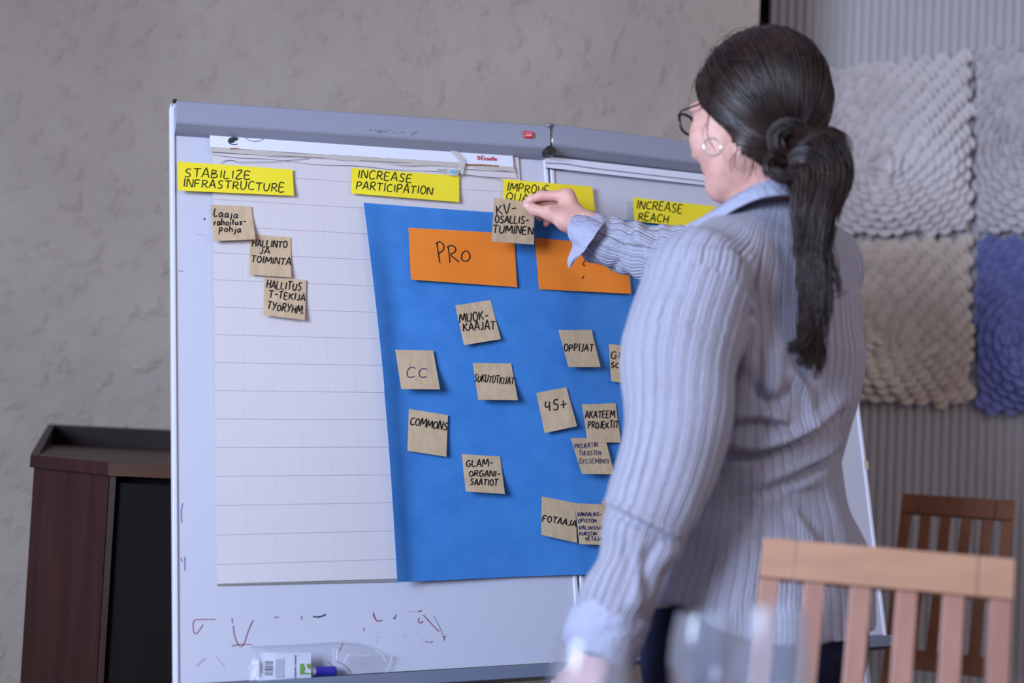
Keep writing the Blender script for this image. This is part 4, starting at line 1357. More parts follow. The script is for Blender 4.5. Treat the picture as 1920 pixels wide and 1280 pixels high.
# cloth relief: pleats along the stripes, crumples, seams and folds
labv = np.zeros(len(V), int); labv[F.ravel()] = labc
stv = np.zeros(len(V)); stv[F.ravel()] = st_c
alv = np.zeros(len(V)); alv[F.ravel()] = al_c
disp = -.0011 * np.cos(stv * 2 * math.pi / .0185 + .8 * ripple(V, 18, 5, 21)) * np.where(labv == 1, 1.0, np.where(labv == 0, .35, 0)) * (.55 + .45 * ripple(V, 9, 5, 11)) + .0012 * ripple(V, 60, 8, 1) + .0024 * ripple(V, 26, 7, 5)
aniso = V.copy(); aniso[:, 2] *= .35
disp += .0026 * ripple(aniso, 70, 7, 9) * (labv == 0)
mR = labv == 2
disp += mR * (.0026 * np.sin(alv * 120 + 2.0 * np.sin(stv * 60) + 1.2 * ripple(V, 40, 5, 2)) + .0022 * ripple(V, 95, 8, 14))
mL = labv == 1
low = np.clip((alv - .30) / .12, 0, 1)
disp += mL * low * (.0030 * np.sin(alv * 95 + 1.5 * ripple(V, 30, 5, 3)) + .0026 * ripple(V, 70, 8, 17))


def crease(pts, y, width, amp, only=None):
    """fold along a polyline on the side of the body towards the camera, fading at both ends"""
    q = np.array(dens3([P(u, v, y) for u, v in pts], 5))[:, [0, 2]]; p = V[:, [0, 2]]
    best = np.full(len(V), 9.0); par = np.zeros(len(V)); n_ = len(q) - 1
    for i_, (a, b_) in enumerate(zip(q[:-1], q[1:])):
        t = np.clip(((p - a) @ (b_ - a)) / ((b_ - a) @ (b_ - a)), 0, 1)
        dd = np.linalg.norm(p - a - t[:, None] * (b_ - a), axis=1); m_ = dd < best
        best[m_] = dd[m_]; par[m_] = (i_ + t[m_]) / n_
    m_ = (Nn[:, 1] < .2)
    if only is not None: m_ = m_ & (labv == only)
    return amp * np.exp(-(best / width) ** 2) * m_ * np.clip(1.15 - np.abs(2 * par - 1) ** 3, 0, 1)


def fold(pts, y, w_, amp, dy=-14, only=0):
    """a tuck: sharp groove with a soft roll of cloth above it"""
    return crease(pts, y, w_, -amp * 1.3, only) + crease([(u, v + dy) for u, v in pts], y, w_ * 2.0, amp * 1.25, only) + crease([(u, v - dy * 1.1) for u, v in pts], y, w_ * 2.0, amp * .35, only)


disp += crease([(1285, 468), (1380, 480), (1402, 560), (1388, 660), (1368, 730)], 2.08, .006, -.006)
disp += crease([(1408, 600), (1398, 650), (1412, 700)], 2.05, .014, .010)
disp += fold([(1350, 800), (1411, 790), (1470, 802)], 2.12, .007, .011, -12)
disp += fold([(1350, 848), (1400, 852), (1461, 838), (1524, 809), (1600, 768)], 2.12, .007, .015, -18)
disp += fold([(1400, 925), (1480, 900), (1540, 872), (1600, 842)], 2.12, .008, .011, -16)
disp += crease([(1436, 650), (1440, 700), (1432, 745)], 2.12, .018, .012, 0)
disp += crease([(1400, 720), (1435, 755), (1475, 725)], 2.12, .008, -.009, 0)
disp += crease([(1465, 690), (1510, 740), (1512, 800)], 2.12, .008, .007, 0)
disp += crease([(1380, 890), (1410, 930), (1400, 1000)], 2.12, .020, .008, 0)
disp += crease([(1450, 912), (1490, 912), (1530, 905)], 2.12, .005, .006, 0)
disp += crease([(1470, 950), (1510, 1010), (1515, 1090)], 2.12, .010, .006, 0)
disp += crease([(1495, 950), (1540, 1020), (1545, 1100)], 2.12, .008, -.006, 0)
disp += crease([(1560, 940), (1590, 1010), (1580, 1100)], 2.12, .012, .006, 0)
disp += crease([(1420, 960), (1425, 1040), (1400, 1130)], 2.12, .010, -.005, 0)
disp += crease([(1140, 938), (1200, 966), (1278, 1008)], 1.95, .006, .009, 1)
disp += crease([(1140, 952), (1200, 982), (1278, 1024)], 1.95, .006, -.009, 1)
disp += crease([(1235, 1010), (1205, 1060), (1215, 1110)], 1.95, .010, -.007, 1)
disp += crease([(1160, 1000), (1180, 1060), (1160, 1120)], 1.95, .008, -.005, 1)
disp += crease([(1195, 1010), (1190, 1080), (1185, 1140)], 1.95, .009, .006, 1)
disp += crease([(1240, 415), (1222, 470), (1240, 505)], 2.5, .006, -.009, 2)
disp += crease([(1205, 418), (1202, 440), (1208, 460)], 2.5, .010, .012, 2)
disp += crease([(1160, 430), (1170, 470), (1150, 505)], 2.5, .007, -.006, 2)
V = V + Nn * disp[:, None]

M_shirt = mat('striped_shirt', srgb(170, 172, 196), .85, .2)
N, L, b = nodes(M_shirt)
b.inputs['Sheen Weight'].default_value = .15
at_ = N.new('ShaderNodeAttribute'); at_.attribute_name = 'stripe'
tcs = N.new('ShaderNodeTexCoord')
nz = N.new('ShaderNodeTexNoise'); nz.inputs['Scale'].default_value = 24; nz.inputs['Detail'].default_value = 4; L.new(tcs.outputs['Object'], nz.inputs['Vector'])
sw = mth('ADD', at_.outputs['Fac'], mth('MULTIPLY', mth('SUBTRACT', nz.outputs['Fac'], .5), .007))
frs = mth('FRACT', mth('DIVIDE', sw, .0185))
crs = N.new('ShaderNodeValToRGB'); el = crs.color_ramp.elements
el[0].position = 0; el[0].color = srgb(182, 182, 202)
el[1].position = 1; el[1].color = srgb(182, 182, 202)
for po, c in ((.06, srgb(140, 126, 138)), (.12, srgb(104, 88, 98)), (.20, srgb(168, 162, 178)), (.30, srgb(194, 194, 212)), (.50, srgb(196, 197, 215)), (.56, srgb(160, 154, 172)), (.62, srgb(188, 189, 208)), (.93, srgb(176, 176, 196))):
    e_ = el.new(po); e_.color = c
L.new(frs, crs.inputs[0])
nf = N.new('ShaderNodeTexNoise'); nf.inputs['Scale'].default_value = 7; nf.inputs['Detail'].default_value = 3; L.new(tcs.outputs['Object'], nf.inputs['Vector'])
rf = N.new('ShaderNodeMapRange'); rf.inputs[1].default_value = .38; rf.inputs[2].default_value = .62; rf.inputs[3].default_value = .30; rf.inputs[4].default_value = 1.0; L.new(nf.outputs['Fac'], rf.inputs[0])
mf_ = N.new('ShaderNodeMix'); mf_.data_type = 'RGBA'; mf_.inputs[6].default_value = srgb(180, 180, 198); wn = N.new('ShaderNodeTexWhiteNoise'); wn.noise_dimensions = '1D'
L.new(mth('FLOOR', mth('SUBTRACT', mth('DIVIDE', sw, .0185), -.4)), wn.inputs['W'])
L.new(mth('MULTIPLY', rf.outputs[0], mth('ADD', mth('MULTIPLY', wn.outputs['Value'], .55), .50)), mf_.inputs[0]); L.new(crs.outputs[0], mf_.inputs[7])
nz2 = N.new('ShaderNodeTexNoise'); nz2.inputs['Scale'].default_value = 420; nz2.inputs['Detail'].default_value = 2
mp2 = N.new('ShaderNodeMapping'); mp2.inputs['Scale'].default_value = (1, 1, .3); L.new(tcs.outputs['Object'], mp2.inputs[0]); L.new(mp2.outputs[0], nz2.inputs['Vector'])
mxc = N.new('ShaderNodeMix'); mxc.data_type = 'RGBA'; mxc.blend_type = 'MULTIPLY'; mxc.inputs[0].default_value = .35
L.new(mf_.outputs[2], mxc.inputs[6]); L.new(nz2.outputs['Color'], mxc.inputs[7])
cw = N.new('ShaderNodeHueSaturation'); cw.inputs['Saturation'].default_value = 0; L.new(nz2.outputs['Color'], cw.inputs['Color']); L.new(cw.outputs[0], mxc.inputs[7])
L.new(mxc.outputs[2], b.inputs['Base Color'])
bs = N.new('ShaderNodeBump'); bs.inputs['Strength'].default_value = .5; bs.inputs['Distance'].default_value = .002
wvh = mth('SINE', mth('MULTIPLY', sw, 2 * math.pi / .0062)); L.new(wvh, bs.inputs['Height'])
nz3 = N.new('ShaderNodeTexNoise'); nz3.inputs['Scale'].default_value = 120; nz3.inputs['Detail'].default_value = 4; L.new(tcs.outputs['Object'], nz3.inputs['Vector'])
bs2 = N.new('ShaderNodeBump'); bs2.inputs['Strength'].default_value = .45; bs2.inputs['Distance'].default_value = .003
L.new(nz3.outputs['Fac'], bs2.inputs['Height']); L.new(bs.outputs[0], bs2.inputs['Normal']); L.new(bs2.outputs[0], b.inputs['Normal'])

shirt = np_mesh('shirt', V, F, M_shirt, woman)
at2 = shirt.data.attributes.new('stripe', 'FLOAT', 'CORNER')
if len(st_c) == len(shirt.data.loops): at2.data.foreach_set('value', st_c.astype(np.float32))

M_shirt_in = mat('shirt_plain', srgb(172, 174, 198), .85, .2)
noise_bump(M_shirt_in, [(35, .8, .010, 3), (110, .6, .004, 4), (300, .4, .001, 2)])


def strip(name, rows_, m, parent, th=.0016):
    mb = MB(); mb.grid(rows_); return mb.build(name, m, parent, smooth=True, solid=th, fix=False)


# collar: fold line round the neck, flap turned down outside, stand inside
fold_line = [(1300, 424, 2.25), (1290, 420, 2.20), (1308, 412, 2.165), (1342, 391, 2.150), (1388, 361, 2.142), (1430, 341, 2.135), (1466, 335, 2.145), (1500, 342, 2.18), (1518, 358, 2.23), (1505, 385, 2.29), (1450, 410, 2.31)]
flap = [(1290, 455, 2.22), (1278, 440, 2.18), (1304, 426, 2.135), (1340, 414, 2.118), (1382, 390, 2.112), (1424, 372, 2.105), (1470, 366, 2.112), (1512, 372, 2.15), (1540, 390, 2.21), (1535, 415, 2.29), (1480, 440, 2.33)]
stand = [(1320, 450, 2.26), (1315, 445, 2.22), (1335, 432, 2.18), (1365, 412, 2.165), (1405, 388, 2.158), (1440, 372, 2.152), (1470, 368, 2.160), (1495, 372, 2.19), (1500, 390, 2.23), (1490, 410, 2.27), (1450, 430, 2.28)]


fo, fl, sd = [dens3([P(*q) for q in k]) for k in (fold_line, flap, stand)]
mid_ = [(a * .55 + b_ * .45) + np.array([0, -.004, .004]) for a, b_ in zip(fo, fl)]
strip('collar', [sd, [(a + b_) / 2 for a, b_ in zip(sd, fo)], [f_ + np.array([0, .003, -.002]) for f_ in fo], fo, mid_, fl], M_shirt_in, shirt)

# right cuff: unbuttoned band round the wrist, one corner hanging loose
H = lambda x, y, dy: P(960 + x / 6.4, 320 + y / 6.4, YH + dy)
c_front = [(850, 466, .02), (790, 490, -.03), (720, 560, -.075), (676, 650, -.095), (668, 730, -.098), (690, 810, -.094), (730, 890, -.088), (700, 985, -.088), (668, 1085, -.088), (684, 1168, -.086)]
c_back = [(1215, 600, .0), (1160, 585, -.05), (1110, 625, -.10), (1055, 690, -.128), (1005, 765, -.136), (950, 845, -.136), (895, 925, -.130), (835, 1000, -.116), (760, 1070, -.10), (692, 1172, -.088)]
cf, cb = [dens3([H(*q) for q in k], 4) for k in (c_front, c_back)]
rows_ = []
for t in (0, .12, .35, .65, .88, 1):
    rows_.append([a * (1 - t) + b_ * t + np.array([0, -.005 * math.sin(math.pi * t), 0]) + .0012 * math.sin(i * .9 + t * 7) * np.array([0, -1, .6]) for i, (a, b_) in enumerate(zip(cf, cb))])
strip('cuff', rows_, M_shirt_in, shirt)
far_f = [(850, 466, .02), (800, 520, .045), (740, 620, .05), (720, 720, .03), (720, 800, -.02), (725, 870, -.08)]
far_b = [(1215, 600, .0), (1150, 640, .02), (1080, 720, .02), (1010, 820, -.01), (960, 900, -.06), (900, 940, -.12)]
ff, fb = [dens3([H(*q) for q in k], 4) for k in (far_f, far_b)]
strip('cuff', [ff, [(a + b_) / 2 for a, b_ in zip(ff, fb)], fb], M_shirt_in, shirt)
# left cuff: crumpled band at the end of the hanging sleeve
ax = unit(armL[-1][0] - armL[-2][0]); e1 = unit(np.cross(ax, [0, 1.0, 0])); e2 = np.cross(ax, e1)
rows_ = []
for t, r in ((-.035, .050), (-.02, .052), (0, .0525), (.018, .053), (.034, .052), (.036, .049), (.02, .045)):
    rows_.append([armL[-1][0] + ax * (t + .004 * math.sin(3 * k / 24 * 6.28)) + (r + .0022 * math.sin(k * 1.7 + t * 60)) * (e1 * math.cos(2 * math.pi * k / 24) + e2 * math.sin(2 * math.pi * k / 24)) for k in range(25)])
strip('cuff', rows_, M_shirt_in, shirt)

# ---- jeans and shoes
M_jeans = mat('dark_jeans', srgb(24, 27, 54), .85, .2)
noise_tint(M_jeans, srgb(20, 22, 46), srgb(30, 34, 64), 40, 5)
pc_ = np.array([np.interp(.78, tz[::-1], tx[::-1]), YT, 0])
hipz = [.84, .78, .72, .66]
jl = LOFT(hipz, [np.interp(z, tz[::-1], tx[::-1]) for z in hipz], [YT] * 4, [.205, .21, .205, .19], [.135, .14, .135, .12], RT, FW)
LL = pc_ - RT * .098; LR = pc_ + RT * .098
lg = lambda c, z, r, f=0: (np.array([c[0], c[1], 0]) + FW * f + UP * z, r)
legs = chain([lg(LL, .70, .108), lg(LL, .42, .075, .012), lg(LL, .30, .072, -.004), lg(LL, .05, .052, -.01)]) + chain([lg(LR, .70, .108), lg(LR, .42, .075, .012), lg(LR, .30, .072, -.004), lg(LR, .05, .052, -.01)])
Vj, Fj = polygonise(lambda p: np.maximum(union([jl] + [(q, .03) for q in legs], p, .03), .035 - p[:, 2]), (.0, 1.85, 0.0), (.80, 2.60, .90), .007)
Vj = smooth(Vj, Fj, 2); Vj = Vj + vnormals(Vj, Fj) * (.002 * ripple(Vj, 45, 7, 4))[:, None]
np_mesh('jeans', Vj, Fj, M_jeans, woman)
for c in (LL, LR):
    sp_ = [EL(np.array([c[0], c[1], .035]) + FW * .06, np.array([RT, FW, UP]), (.046, .135, .055))]
    Vs, Fs = polygonise(lambda p: np.maximum(union(sp_, p, .02), -p[:, 2]), np.array([c[0] - .22, c[1] - .22, -.01]), np.array([c[0] + .22, c[1] + .26, .12]), .006)
    np_mesh('shoe', smooth(Vs, Fs, 2), Fs, M_black, woman)

# ---- body: head, neck, arms, hands and trunk in one surface
PHI = math.radians(43)
hf = np.array([-math.sin(PHI), math.cos(PHI), 0]); hl = np.array([-math.cos(PHI), -math.sin(PHI), 0])
tl = math.radians(11)
hu = UP * math.cos(tl) + hf * math.sin(tl); hf = hf * math.cos(tl) - UP * math.sin(tl)
hc = P(1411, 196, 2.22)
HP = lambda f_, l, u: hc + hf * f_ + hl * l + hu * u
HA = np.array([hf, hl, hu])
head = [EL(HP(-.012, 0, .022), HA, (.094, .074, .080)), (EL(HP(.036, 0, -.045), HA, (.060, .062, .082)), .03), (EL(HP(.062, 0, -.108), HA, (.030, .030, .026)), .03),
        (RC(HP(-.005, .050, -.090), HP(.062, .022, -.122), .026, .021), .03), (RC(HP(-.005, -.050, -.090), HP(.062, -.022, -.122), .026, .021), .03),
        (EL(HP(.062, .042, -.045), HA, (.028, .028, .036)), .03), (EL(HP(.062, -.042, -.045), HA, (.028, .028, .036)), .03),
        (RC(HP(.094, 0, -.005), HP(.116, 0, -.046), .009, .012), .012), (RC(HP(.102, .012, -.050), HP(.102, -.012, -.050), .007, .007), .008),
        (RC(HP(.090, .020, .012), HP(.078, .048, .010), .010, .008), .015), (RC(HP(.090, -.020, .012), HP(.078, -.048, .010), .010, .008), .015),
        (RC(HP(.092, .018, -.079), HP(.092, -.018, -.079), .0075, .0075), .008), (RC(HP(.090, .014, -.089), HP(.090, -.014, -.089), .008, .008), .006)]
skull = list(head)
for s_ in (1, -1):
    EAf = unit(hf * .35 + hl * s_ * .94); EAn = unit(np.cross(hu, EAf))
    ec = HP(-.004, s_ * .070, -.032)
    head += [(EL(ec, np.array([hf, hl, hu]), (.016, .007, .031)), .006)]
neck = [(RC(HP(-.030, 0, -.070), nb_ + np.array([0, .005, -.02]), .053, .056), .03), (RC(nb_ - UP * .02, nb_ - UP * .12, .047, .055), .04)]
trunk = LOFT(tz, tx, np.full(len(tz), YT), ta - .018, ta * .66 - .018, RT, FW)
ss = lambda c, k: [(p, r - k) for p, r in c]
shn = [(RC(nbs, shL, .040, .055), .04), (RC(nbs, shR, .040, .045), .04)]
HN = lambda *q: H(*q)
wR = HN(765, 600, -.022); fR = HN(900, 655, -.045)
fing = {
    'thumb': [(HN(650, 600, -.034), .0185), (HN(455, 508, -.030), .0118), (HN(268, 472, -.018), .0098), (HN(172, 420, -.012), .0080)],
    'index': [(HN(668, 302, -.012), .0120), (HN(355, 300, .004), .0092), (HN(228, 345, .008), .0080), (HN(168, 390, .010), .0070)],
    'middle': [(HN(690, 352, .006), .0120), (HN(445, 352, .024), .0092), (HN(310, 402, .028), .0080), (HN(245, 448, .026), .0072)],
    'ring': [(HN(690, 420, .022), .0112), (HN(485, 432, .036), .0086), (HN(375, 505, .036), .0078), (HN(332, 562, .032), .0070)],
    'little': [(HN(682, 482, .034), .0104), (HN(525, 520, .044), .0078), (HN(440, 590, .040), .0070), (HN(408, 636, .035), .0064)],
}
hand = []
for k, c in fing.items():
    hand += [(q, .006 if k != 'thumb' else .008) for q in chain(c)]
for k, r in (('index', .019), ('middle', .018), ('ring', .017), ('little', .016)):
    hand.append((RC(fing[k][0][0], wR + (fing[k][0][0] - fing['middle'][0][0]) * .35, fing[k][0][1], r), .012))
hand += [(RC(fing['thumb'][0][0], wR, .017, .022), .014), (RC(fing['thumb'][1][0], HN(680, 470, -.01), .010, .016), .014), (RC(wR, fR, .0235, .0265), .014)]
palmR = hand
fore = chain([(fR, .0255), (armR[2][0] * .9 + armR[1][0] * .1, .031), (armR[1][0], .036), (shR, .042)])
upL = chain([(shL, .055), (armL[3][0], .043), (armL[-1][0], .028)])
# left hand hanging, fingers slightly curled
wl = armL[-1][0] + ax * .03; hd_ = ax
hs = unit(np.cross(ax, FW)); hb_ = unit(np.cross(hs, ax))
LHp = lambda a, s_, n_: wl + hd_ * a + FW * s_ + hs * n_
handL = [(RC(armL[-1][0], wl + hd_ * .012, .027, .025), .012)]
for k, (s_, Lf) in enumerate(((.030, .070), (.010, .078), (-.010, .073), (-.028, .058))):
    b0 = LHp(.085 - .004 * abs(k - 1), s_, 0); b1_ = LHp(.085 + Lf * .45, s_ * 1.02, .006 + .003 * k); b2_ = LHp(.085 + Lf * .78, s_ * 1.0, .020 + .003 * k); b3_ = LHp(.085 + Lf * .98, s_, .034 + .003 * k)
    handL += [(RC(LHp(.015, s_ * .6, 0), b0, .016, .0115), .012)] + [(q, .005) for q in chain([(b0, .0105), (b1_, .0090), (b2_, .0078), (b3_, .0066)])]
handL += [(q, .007) for q in chain([(LHp(.02, .020, .008), .0155), (LHp(.055, .048, .016), .0120), (LHp(.085, .056, .024), .0095), (LHp(.108, .054, .030), .0076)])]
body_prims = head + neck + [trunk] + shn + [(q, .03) for q in fore + upL] + hand + handL


def f_body(p):
    d = union(head + neck, p, .02)
    d = smin(d, union([trunk] + shn + [(q, .03) for q in fore + upL], p, .03), .02)
    d = smin(d, union(hand, p, .01), .008)
    return smin(d, union(handL, p, .01), .008)


Vb, Fb = polygonise(f_body, (-.06, 1.80, .50), (.80, 2.95, 1.80), .0024)
Vb = smooth(Vb, Fb, 2, .4)
M_skin = mat('skin', srgb(220, 168, 152), .5, .4)
N, L, b = nodes(M_skin)
b.inputs['Subsurface Weight'].default_value = .12; b.inputs['Subsurface Radius'].default_value = (.012, .004, .0025)
noise_tint(M_skin, srgb(214, 158, 146), srgb(226, 176, 160), 45, 4)
noise_bump(M_skin, [(260, .25, .0008, 3), (70, .2, .002, 3)])
body = np_mesh('body', Vb, Fb, M_skin, woman)
# thumb nail
td = unit(fing['thumb'][3][0] - fing['thumb'][2][0])
nrm = unit(np.array([.12, -1.0, .25]) - td * (np.array([.12, -1.0, .25]) @ td)); sdv = np.cross(td, nrm)
cN = fing['thumb'][3][0] * .80 + fing['thumb'][2][0] * .20 + nrm * .0072
Vn, Fn = polygonise(lambda p: union([EL(cN, np.array([td, sdv, nrm]), (.0088, .0062, .0024))], p, .01), cN - .014, cN + .014, .0008)
np_mesh('thumb_nail', smooth(Vn, Fn, 1), Fn, mat('nail', srgb(228, 178, 178), .25, .6), body)
# eyes behind the glasses
for s_ in (1, -1):
    mb = MB(); mb.lathe(HP(.082, s_ * .032, -.004), [(0, -.011), (.007, -.0085), (.011, 0), (.007, .0085), (0, .011)], 16)
    mb.build('eye', mat('eye_white', srgb(230, 225, 222), .2), body, smooth=True)

# ---- the kraft note she holds
KVq = [(927, 370.8), (1002, 380), (1001, 458.4), (921.3, 452.6)]
card('sticky_note', M_kraft, KVq, 'kraft note reading KV-OSALLISTUMINEN held between finger and thumb', 'sticky note', GK, KVOFF, -.012, .001,
     [('KV-', (930, 402), (968, 398.5), 17), ('OSALLIS-', (927.5, 417), (991, 419), 13), ('TUMINEN', (923.5, 436), (999.5, 439.5), 15)], M_ink, 1.9)

# ---- hair
M_hair = mat('dark_brown_hair', srgb(44, 32, 30), .38, .5)
noise_tint(M_hair, srgb(34, 22, 20), srgb(56, 37, 32), 40, 2)
gc = P(1430, 186, 2.215)                        # centre of the hair mass
GA = np.array([hf, hl, hu]); GR = np.array([.112, .097, .114])
tie = P(1488, 268, 2.135)
tied = (tie - gc) @ GA.T


NT, NP_ = 60, 120
_th = math.pi * (np.arange(NT + 1)) / NT; _pa = 2 * math.pi * np.arange(NP_) / NP_
_T, _A = np.meshgrid(_th, _pa, indexing='ij')
_D = np.stack([np.sin(_T) * np.cos(_A), np.sin(_T) * np.sin(_A), np.cos(_T)], -1).reshape(-1, 3)
RTAB = 1 / np.sqrt(((_D / GR) ** 2).sum(1))
for r_ in np.arange(.050, .150, .002):      # never inside the skull or the nape
    e_ = union(skull + neck, gc + (_D * r_) @ GA, .02)
    RTAB = np.where((e_ < .007) & (r_ > RTAB) & (r_ < RTAB + .035), r_, RTAB)
RTAB = RTAB.reshape(NT + 1, NP_)
for _ in range(3):
    RTAB = (RTAB + np.roll(RTAB, 1, 1) + np.roll(RTAB, -1, 1) + np.vstack([RTAB[:1], RTAB[:-1]]) + np.vstack([RTAB[1:], RTAB[-1:]])) / 5


def hair_r(d):
    t = math.acos(max(-1, min(1, d[2]))) / math.pi * NT; a = (math.atan2(d[1], d[0]) % (2 * math.pi)) / (2 * math.pi) * NP_
    i = min(int(t), NT - 1); j = int(a) % NP_; ft, fa = t - i, a - int(a); k = (j + 1) % NP_
    return (1 - ft) * ((1 - fa) * RTAB[i, j] + fa * RTAB[i, k]) + ft * ((1 - fa) * RTAB[i + 1, j] + fa * RTAB[i + 1, k])


def surf_pt(d, k=1.0):
    """hair surface along local direction d"""
    d = unit(d)
    return gc + (d * (hair_r(d) + (k - 1) * .1)) @ GA


def in_hair(d, slack=0.0):
    d = unit(d); q = d * hair_r(d)
    f_, l, u = q
    if f_ > .02: lim = -.045 + (f_ - .02) * .9 + max(0, f_ - .055) * 2.2 * (1 - min(1, abs(l) / .14))
    else: lim = max(-.135, -.045 + (f_ - .02) * 2.1)
    return u > lim - slack


cap_v, cap_f = [], []
nu, nv = 96, 64
idx = {}
mb = MB()
pts_ = []
for j in range(nv + 1):
    for i in range(nu):
        th = math.pi * j / nv; a = 2 * math.pi * i / nu
        pts_.append(np.array([math.sin(th) * math.cos(a), math.sin(th) * math.sin(a), math.cos(th)]))
keep = [in_hair(d) for d in pts_]
Vc = [surf_pt(d, .955) for d in pts_]
fcs = []
for j in range(nv):
    for i in range(nu):
        q = (j * nu + i, j * nu + (i + 1) % nu, (j + 1) * nu + (i + 1) % nu, (j + 1) * nu + i)
        if sum(keep[k] for k in q) >= 2: fcs.append(q)
mb.add(Vc, fcs)
hair = mb.build('hair', M_hair, woman, smooth=True, solid=.006)

strands = MB(); hr = np.random.RandomState(5)


def strand(pts, r0, r1, n=3):
    m_ = len(pts); strands.tube(pts, [r0 + (r1 - r0) * (i / (m_ - 1)) ** 2 for i in range(m_)], n, cap=False)


# combed strands from the hairline and crown back to the tie
cnt = 0
while cnt < 3600:
    d = hr.normal(size=3); d = d / np.linalg.norm(d)
    if not in_hair(d): continue
    if d @ unit(tied) > .86: continue
    e = unit(tied); om = math.acos(max(-1, min(1, d @ e)))
    if om < .15: continue
    lift_ = .965 + hr.rand() * .04 + (.03 if hr.rand() < .03 else 0)
    ph_, am = hr.uniform(0, 6.28), hr.uniform(.0, .03)
    side = unit(np.cross(d, e))
    pts = []
    nseg_ = 12
    t0 = 0.0; t1 = hr.uniform(.82, 1.0)
    for i in range(nseg_ + 1):
        t = t0 + (t1 - t0) * i / nseg_
        # the hair first falls to the side and down, then sweeps back
        q = (math.sin((1 - t) * om) * d + math.sin(t * om) * e) / math.sin(om)
        q = unit(q + side * am * math.sin(ph_ + 3 * t) + np.array([0, 0, -.10]) * math.sin(math.pi * t))
        p = surf_pt(q, lift_ * (1 - .02 * t))
        pts.append(p)
        if t < .8 and not in_hair(q, .008): pts = None; break
    if pts is None: continue
    strand(pts, hr.uniform(.0007, .0015), .0004)
    cnt += 1


def bundle(ctrl, rad, n, r=.0012, curl=.004, spread=1.0, tip=.0003):
    c = dens3([P(*q) for q in ctrl], 6); R_ = np.interp(np.linspace(0, 1, len(c)), np.linspace(0, 1, len(rad)), np.array(rad))
    for k in range(n):
        a, rr = hr.uniform(0, 6.28), math.sqrt(hr.rand()) * spread
        p1, p2, f1, f2 = hr.uniform(0, 6.28), hr.uniform(0, 6.28), hr.uniform(2, 6), hr.uniform(2, 6)
        i0 = 0; i1 = len(c) - int(hr.rand() * .36 * len(c))
        pts = []
        for i in range(i0, i1):
            t = i / len(c)
            tg = unit(c[min(i + 1, len(c) - 1)] - c[max(i - 1, 0)])
            x = unit(np.cross(tg, [0.3, 1, .1])); y = np.cross(tg, x)
            pts.append(c[i] + R_[i] * rr * (x * math.cos(a + .8 * t) + y * math.sin(a + .8 * t)) + curl * t * (x * math.sin(p1 + f1 * t * 2) + y * math.sin(p2 + f2 * t * 2)))
        if len(pts) > 3: strand(pts, r * hr.uniform(.7, 1.3), tip)


pony = [(1486, 262, 2.14), (1515, 285, 2.115), (1537, 335, 2.095), (1528, 410, 2.08), (1525, 480, 2.075), (1530, 560, 2.07), (1524, 620, 2.075), (1530, 692, 2.085)]
bundle(pony, [.024, .039, .044, .032, .022, .020, .016, .006], 950, .0013, .010)
bundle([(1510, 420, 2.075), (1505, 520, 2.07), (1518, 600, 2.07), (1505, 640, 2.07), (1472, 655, 2.08)], [.012, .012, .011, .010, .004], 120, .0011, .005)
bundle([(1540, 420, 2.075), (1556, 490, 2.07), (1568, 540, 2.075), (1580, 556, 2.08)], [.010, .010, .008, .004], 26, .0009, .008)
bundle([(1530, 560, 2.072), (1524, 620, 2.075), (1538, 665, 2.08), (1530, 712, 2.085)], [.014, .012, .008, .003], 60, .0009, .006)
bundle([(1515, 560, 2.072), (1508, 620, 2.075), (1512, 660, 2.08), (1496, 684, 2.085)], [.010, .010, .006, .002], 40, .0009, .005)
# loops of the knotted tie
bundle([(1500, 300, 2.10), (1462, 285, 2.10), (1456, 252, 2.10), (1482, 236, 2.09), (1512, 255, 2.09), (1510, 285, 2.085)], [.008, .013, .013, .012, .013, .010], 150, .0012, .003)
bundle([(1480, 300, 2.10), (1450, 298, 2.105), (1444, 318, 2.10), (1470, 330, 2.09), (1500, 318, 2.08)], [.007, .010, .010, .010, .008], 90, .0012, .003)
bundle([(1495, 285, 2.09), (1535, 258, 2.085), (1572, 280, 2.085), (1582, 330, 2.085), (1560, 385, 2.08), (1535, 420, 2.075)], [.008, .013, .014, .013, .014, .012], 200, .0012, .004)
bundle([(1480, 300, 2.085), (1510, 292, 2.075), (1545, 310, 2.07), (1548, 370, 2.065), (1520, 420, 2.065), (1500, 480, 2.068)], [.008, .014, .016, .016, .016, .014], 220, .0012, .004)
for k in range(16):      # flyaway hairs
    o_ = hr.normal(size=2) * 6
    bundle([(1500 + o_[0], 275 + o_[1], 2.09), (1545 + o_[0], 248 + o_[1], 2.09), (1580 + o_[0], 256 + o_[1], 2.09), (1598 + o_[0], 290 + 2 * o_[1], 2.09)], [.003] * 4, 3, .0009, .002)
for k in range(3):
    u0 = 1302 + hr.rand() * 45
    bundle([(u0, 180 + hr.rand() * 60, 2.16), (u0 - 4 + hr.normal() * 5, 240 + hr.rand() * 20, 2.15), (u0 + 6 + hr.normal() * 8, 290 + hr.rand() * 30, 2.15)], [.003] * 3, 1, .0006, .003)
for k in range(12):      # loose hairs at the nape
    u0 = 1372 + hr.rand() * 70
    bundle([(u0 + 6, 275 + (u0 - 1375) * .6, 2.135), (u0 + hr.normal() * 5, 300 + (u0 - 1375) * .5, 2.135), (u0 + hr.normal() * 7, 318 + (u0 - 1375) * .35 + hr.rand() * 18, 2.14)], [.003] * 3, 1, .0006, .002)
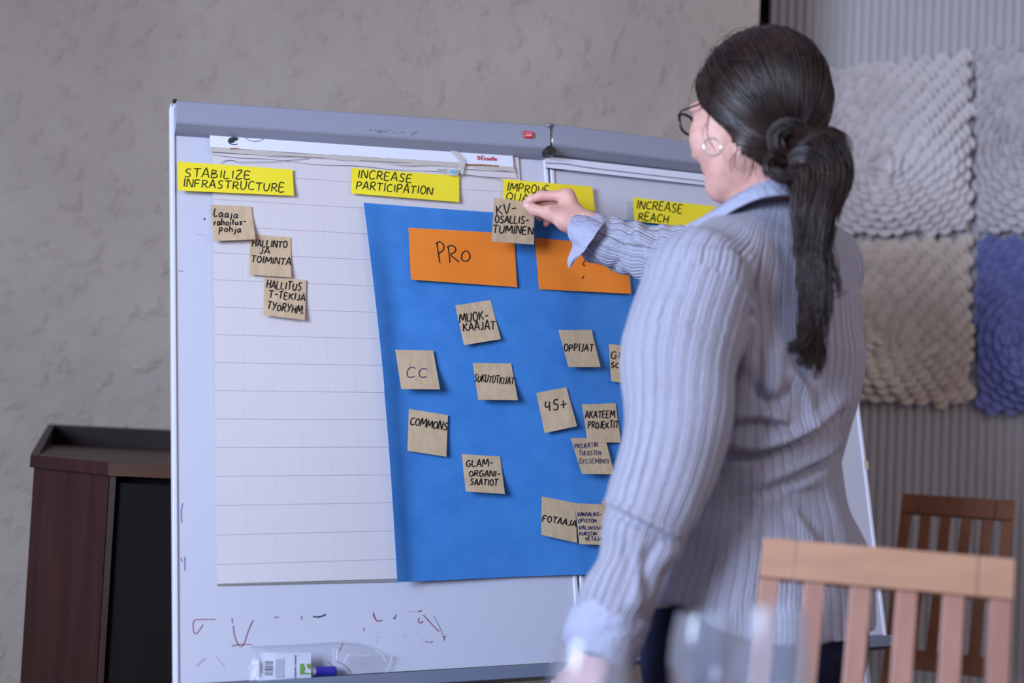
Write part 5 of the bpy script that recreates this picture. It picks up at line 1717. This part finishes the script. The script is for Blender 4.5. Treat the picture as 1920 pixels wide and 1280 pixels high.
for k in range(60):      # stray hairs round the crown
    d = unit(np.array([hr.normal() * .6 + .4, hr.normal() * .7, abs(hr.normal()) + .3]))
    if not in_hair(d): continue
    e = unit(d + hr.normal(size=3) * .35)
    strand([surf_pt(unit(d * (1 - t) + e * t), 1.0 + .07 * math.sin(math.pi * min(1, t * .8))) for t in np.linspace(0, 1, 7)], .0004, .0002)
strands.build('hair_strands', M_hair, hair, smooth=True, fix=False)['kind'] = 'stuff'

# ---- glasses and hoop earring
M_frame = mat('brown_spectacle_frame', srgb(52, 36, 38), .3, .5)
gls = MB()
for s_ in (1, -1):
    ring = []
    for k in range(25):
        a = 2 * math.pi * k / 24
        x, y = math.cos(a), math.sin(a)
        sx = .0235 * math.copysign(abs(x) ** .7, x); sy = .0165 * math.copysign(abs(y) ** .7, y)
        ring.append(HP(.112 - .010 * (abs(sx * s_ + .034 * s_) / .06), s_ * .034 + sx, -.006 + sy))
    gls.tube(ring, .0023, 8, cap=False)
    gls.tube([HP(.104, s_ * .058, .004), HP(.085, s_ * .072, .004), HP(.03, s_ * .079, -.001), HP(-.01, s_ * .079, -.008)], .0018, 8)
gls.tube([HP(.112, .011, -.003), HP(.116, 0, .0), HP(.112, -.011, -.003)], .0018, 8)
spec = gls.build('glasses_frame', M_frame, woman, smooth=True)
for s_ in (1, -1):
    mb = MB(); c_ = HP(.108, s_ * .034, -.006); rg = []
    for k in range(24):
        a = 2 * math.pi * k / 24; x, y = math.cos(a), math.sin(a)
        sx = .0235 * math.copysign(abs(x) ** .7, x); sy = .0165 * math.copysign(abs(y) ** .7, y)
        rg.append(HP(.112 - .010 * (abs(sx * s_ + .034 * s_) / .06), s_ * .034 + sx, -.006 + sy))
    mb.add([c_] + rg, [(0, 1 + k, 1 + (k + 1) % 24) for k in range(24)])
    mb.build('lens', M_cling, spec, smooth=True)
mb = MB(); ec = P(1336, 276, 2.125)
mb.tube([ec + .0135 * (np.array([math.cos(a), .25 * math.cos(a), math.sin(a)])) for a in np.linspace(0, 2 * math.pi, 33)], .0013, 10, cap=False)
mb.build('hoop_earring', mat('silver_hoop', srgb(232, 228, 226), .2, .5, .85), woman, smooth=True)
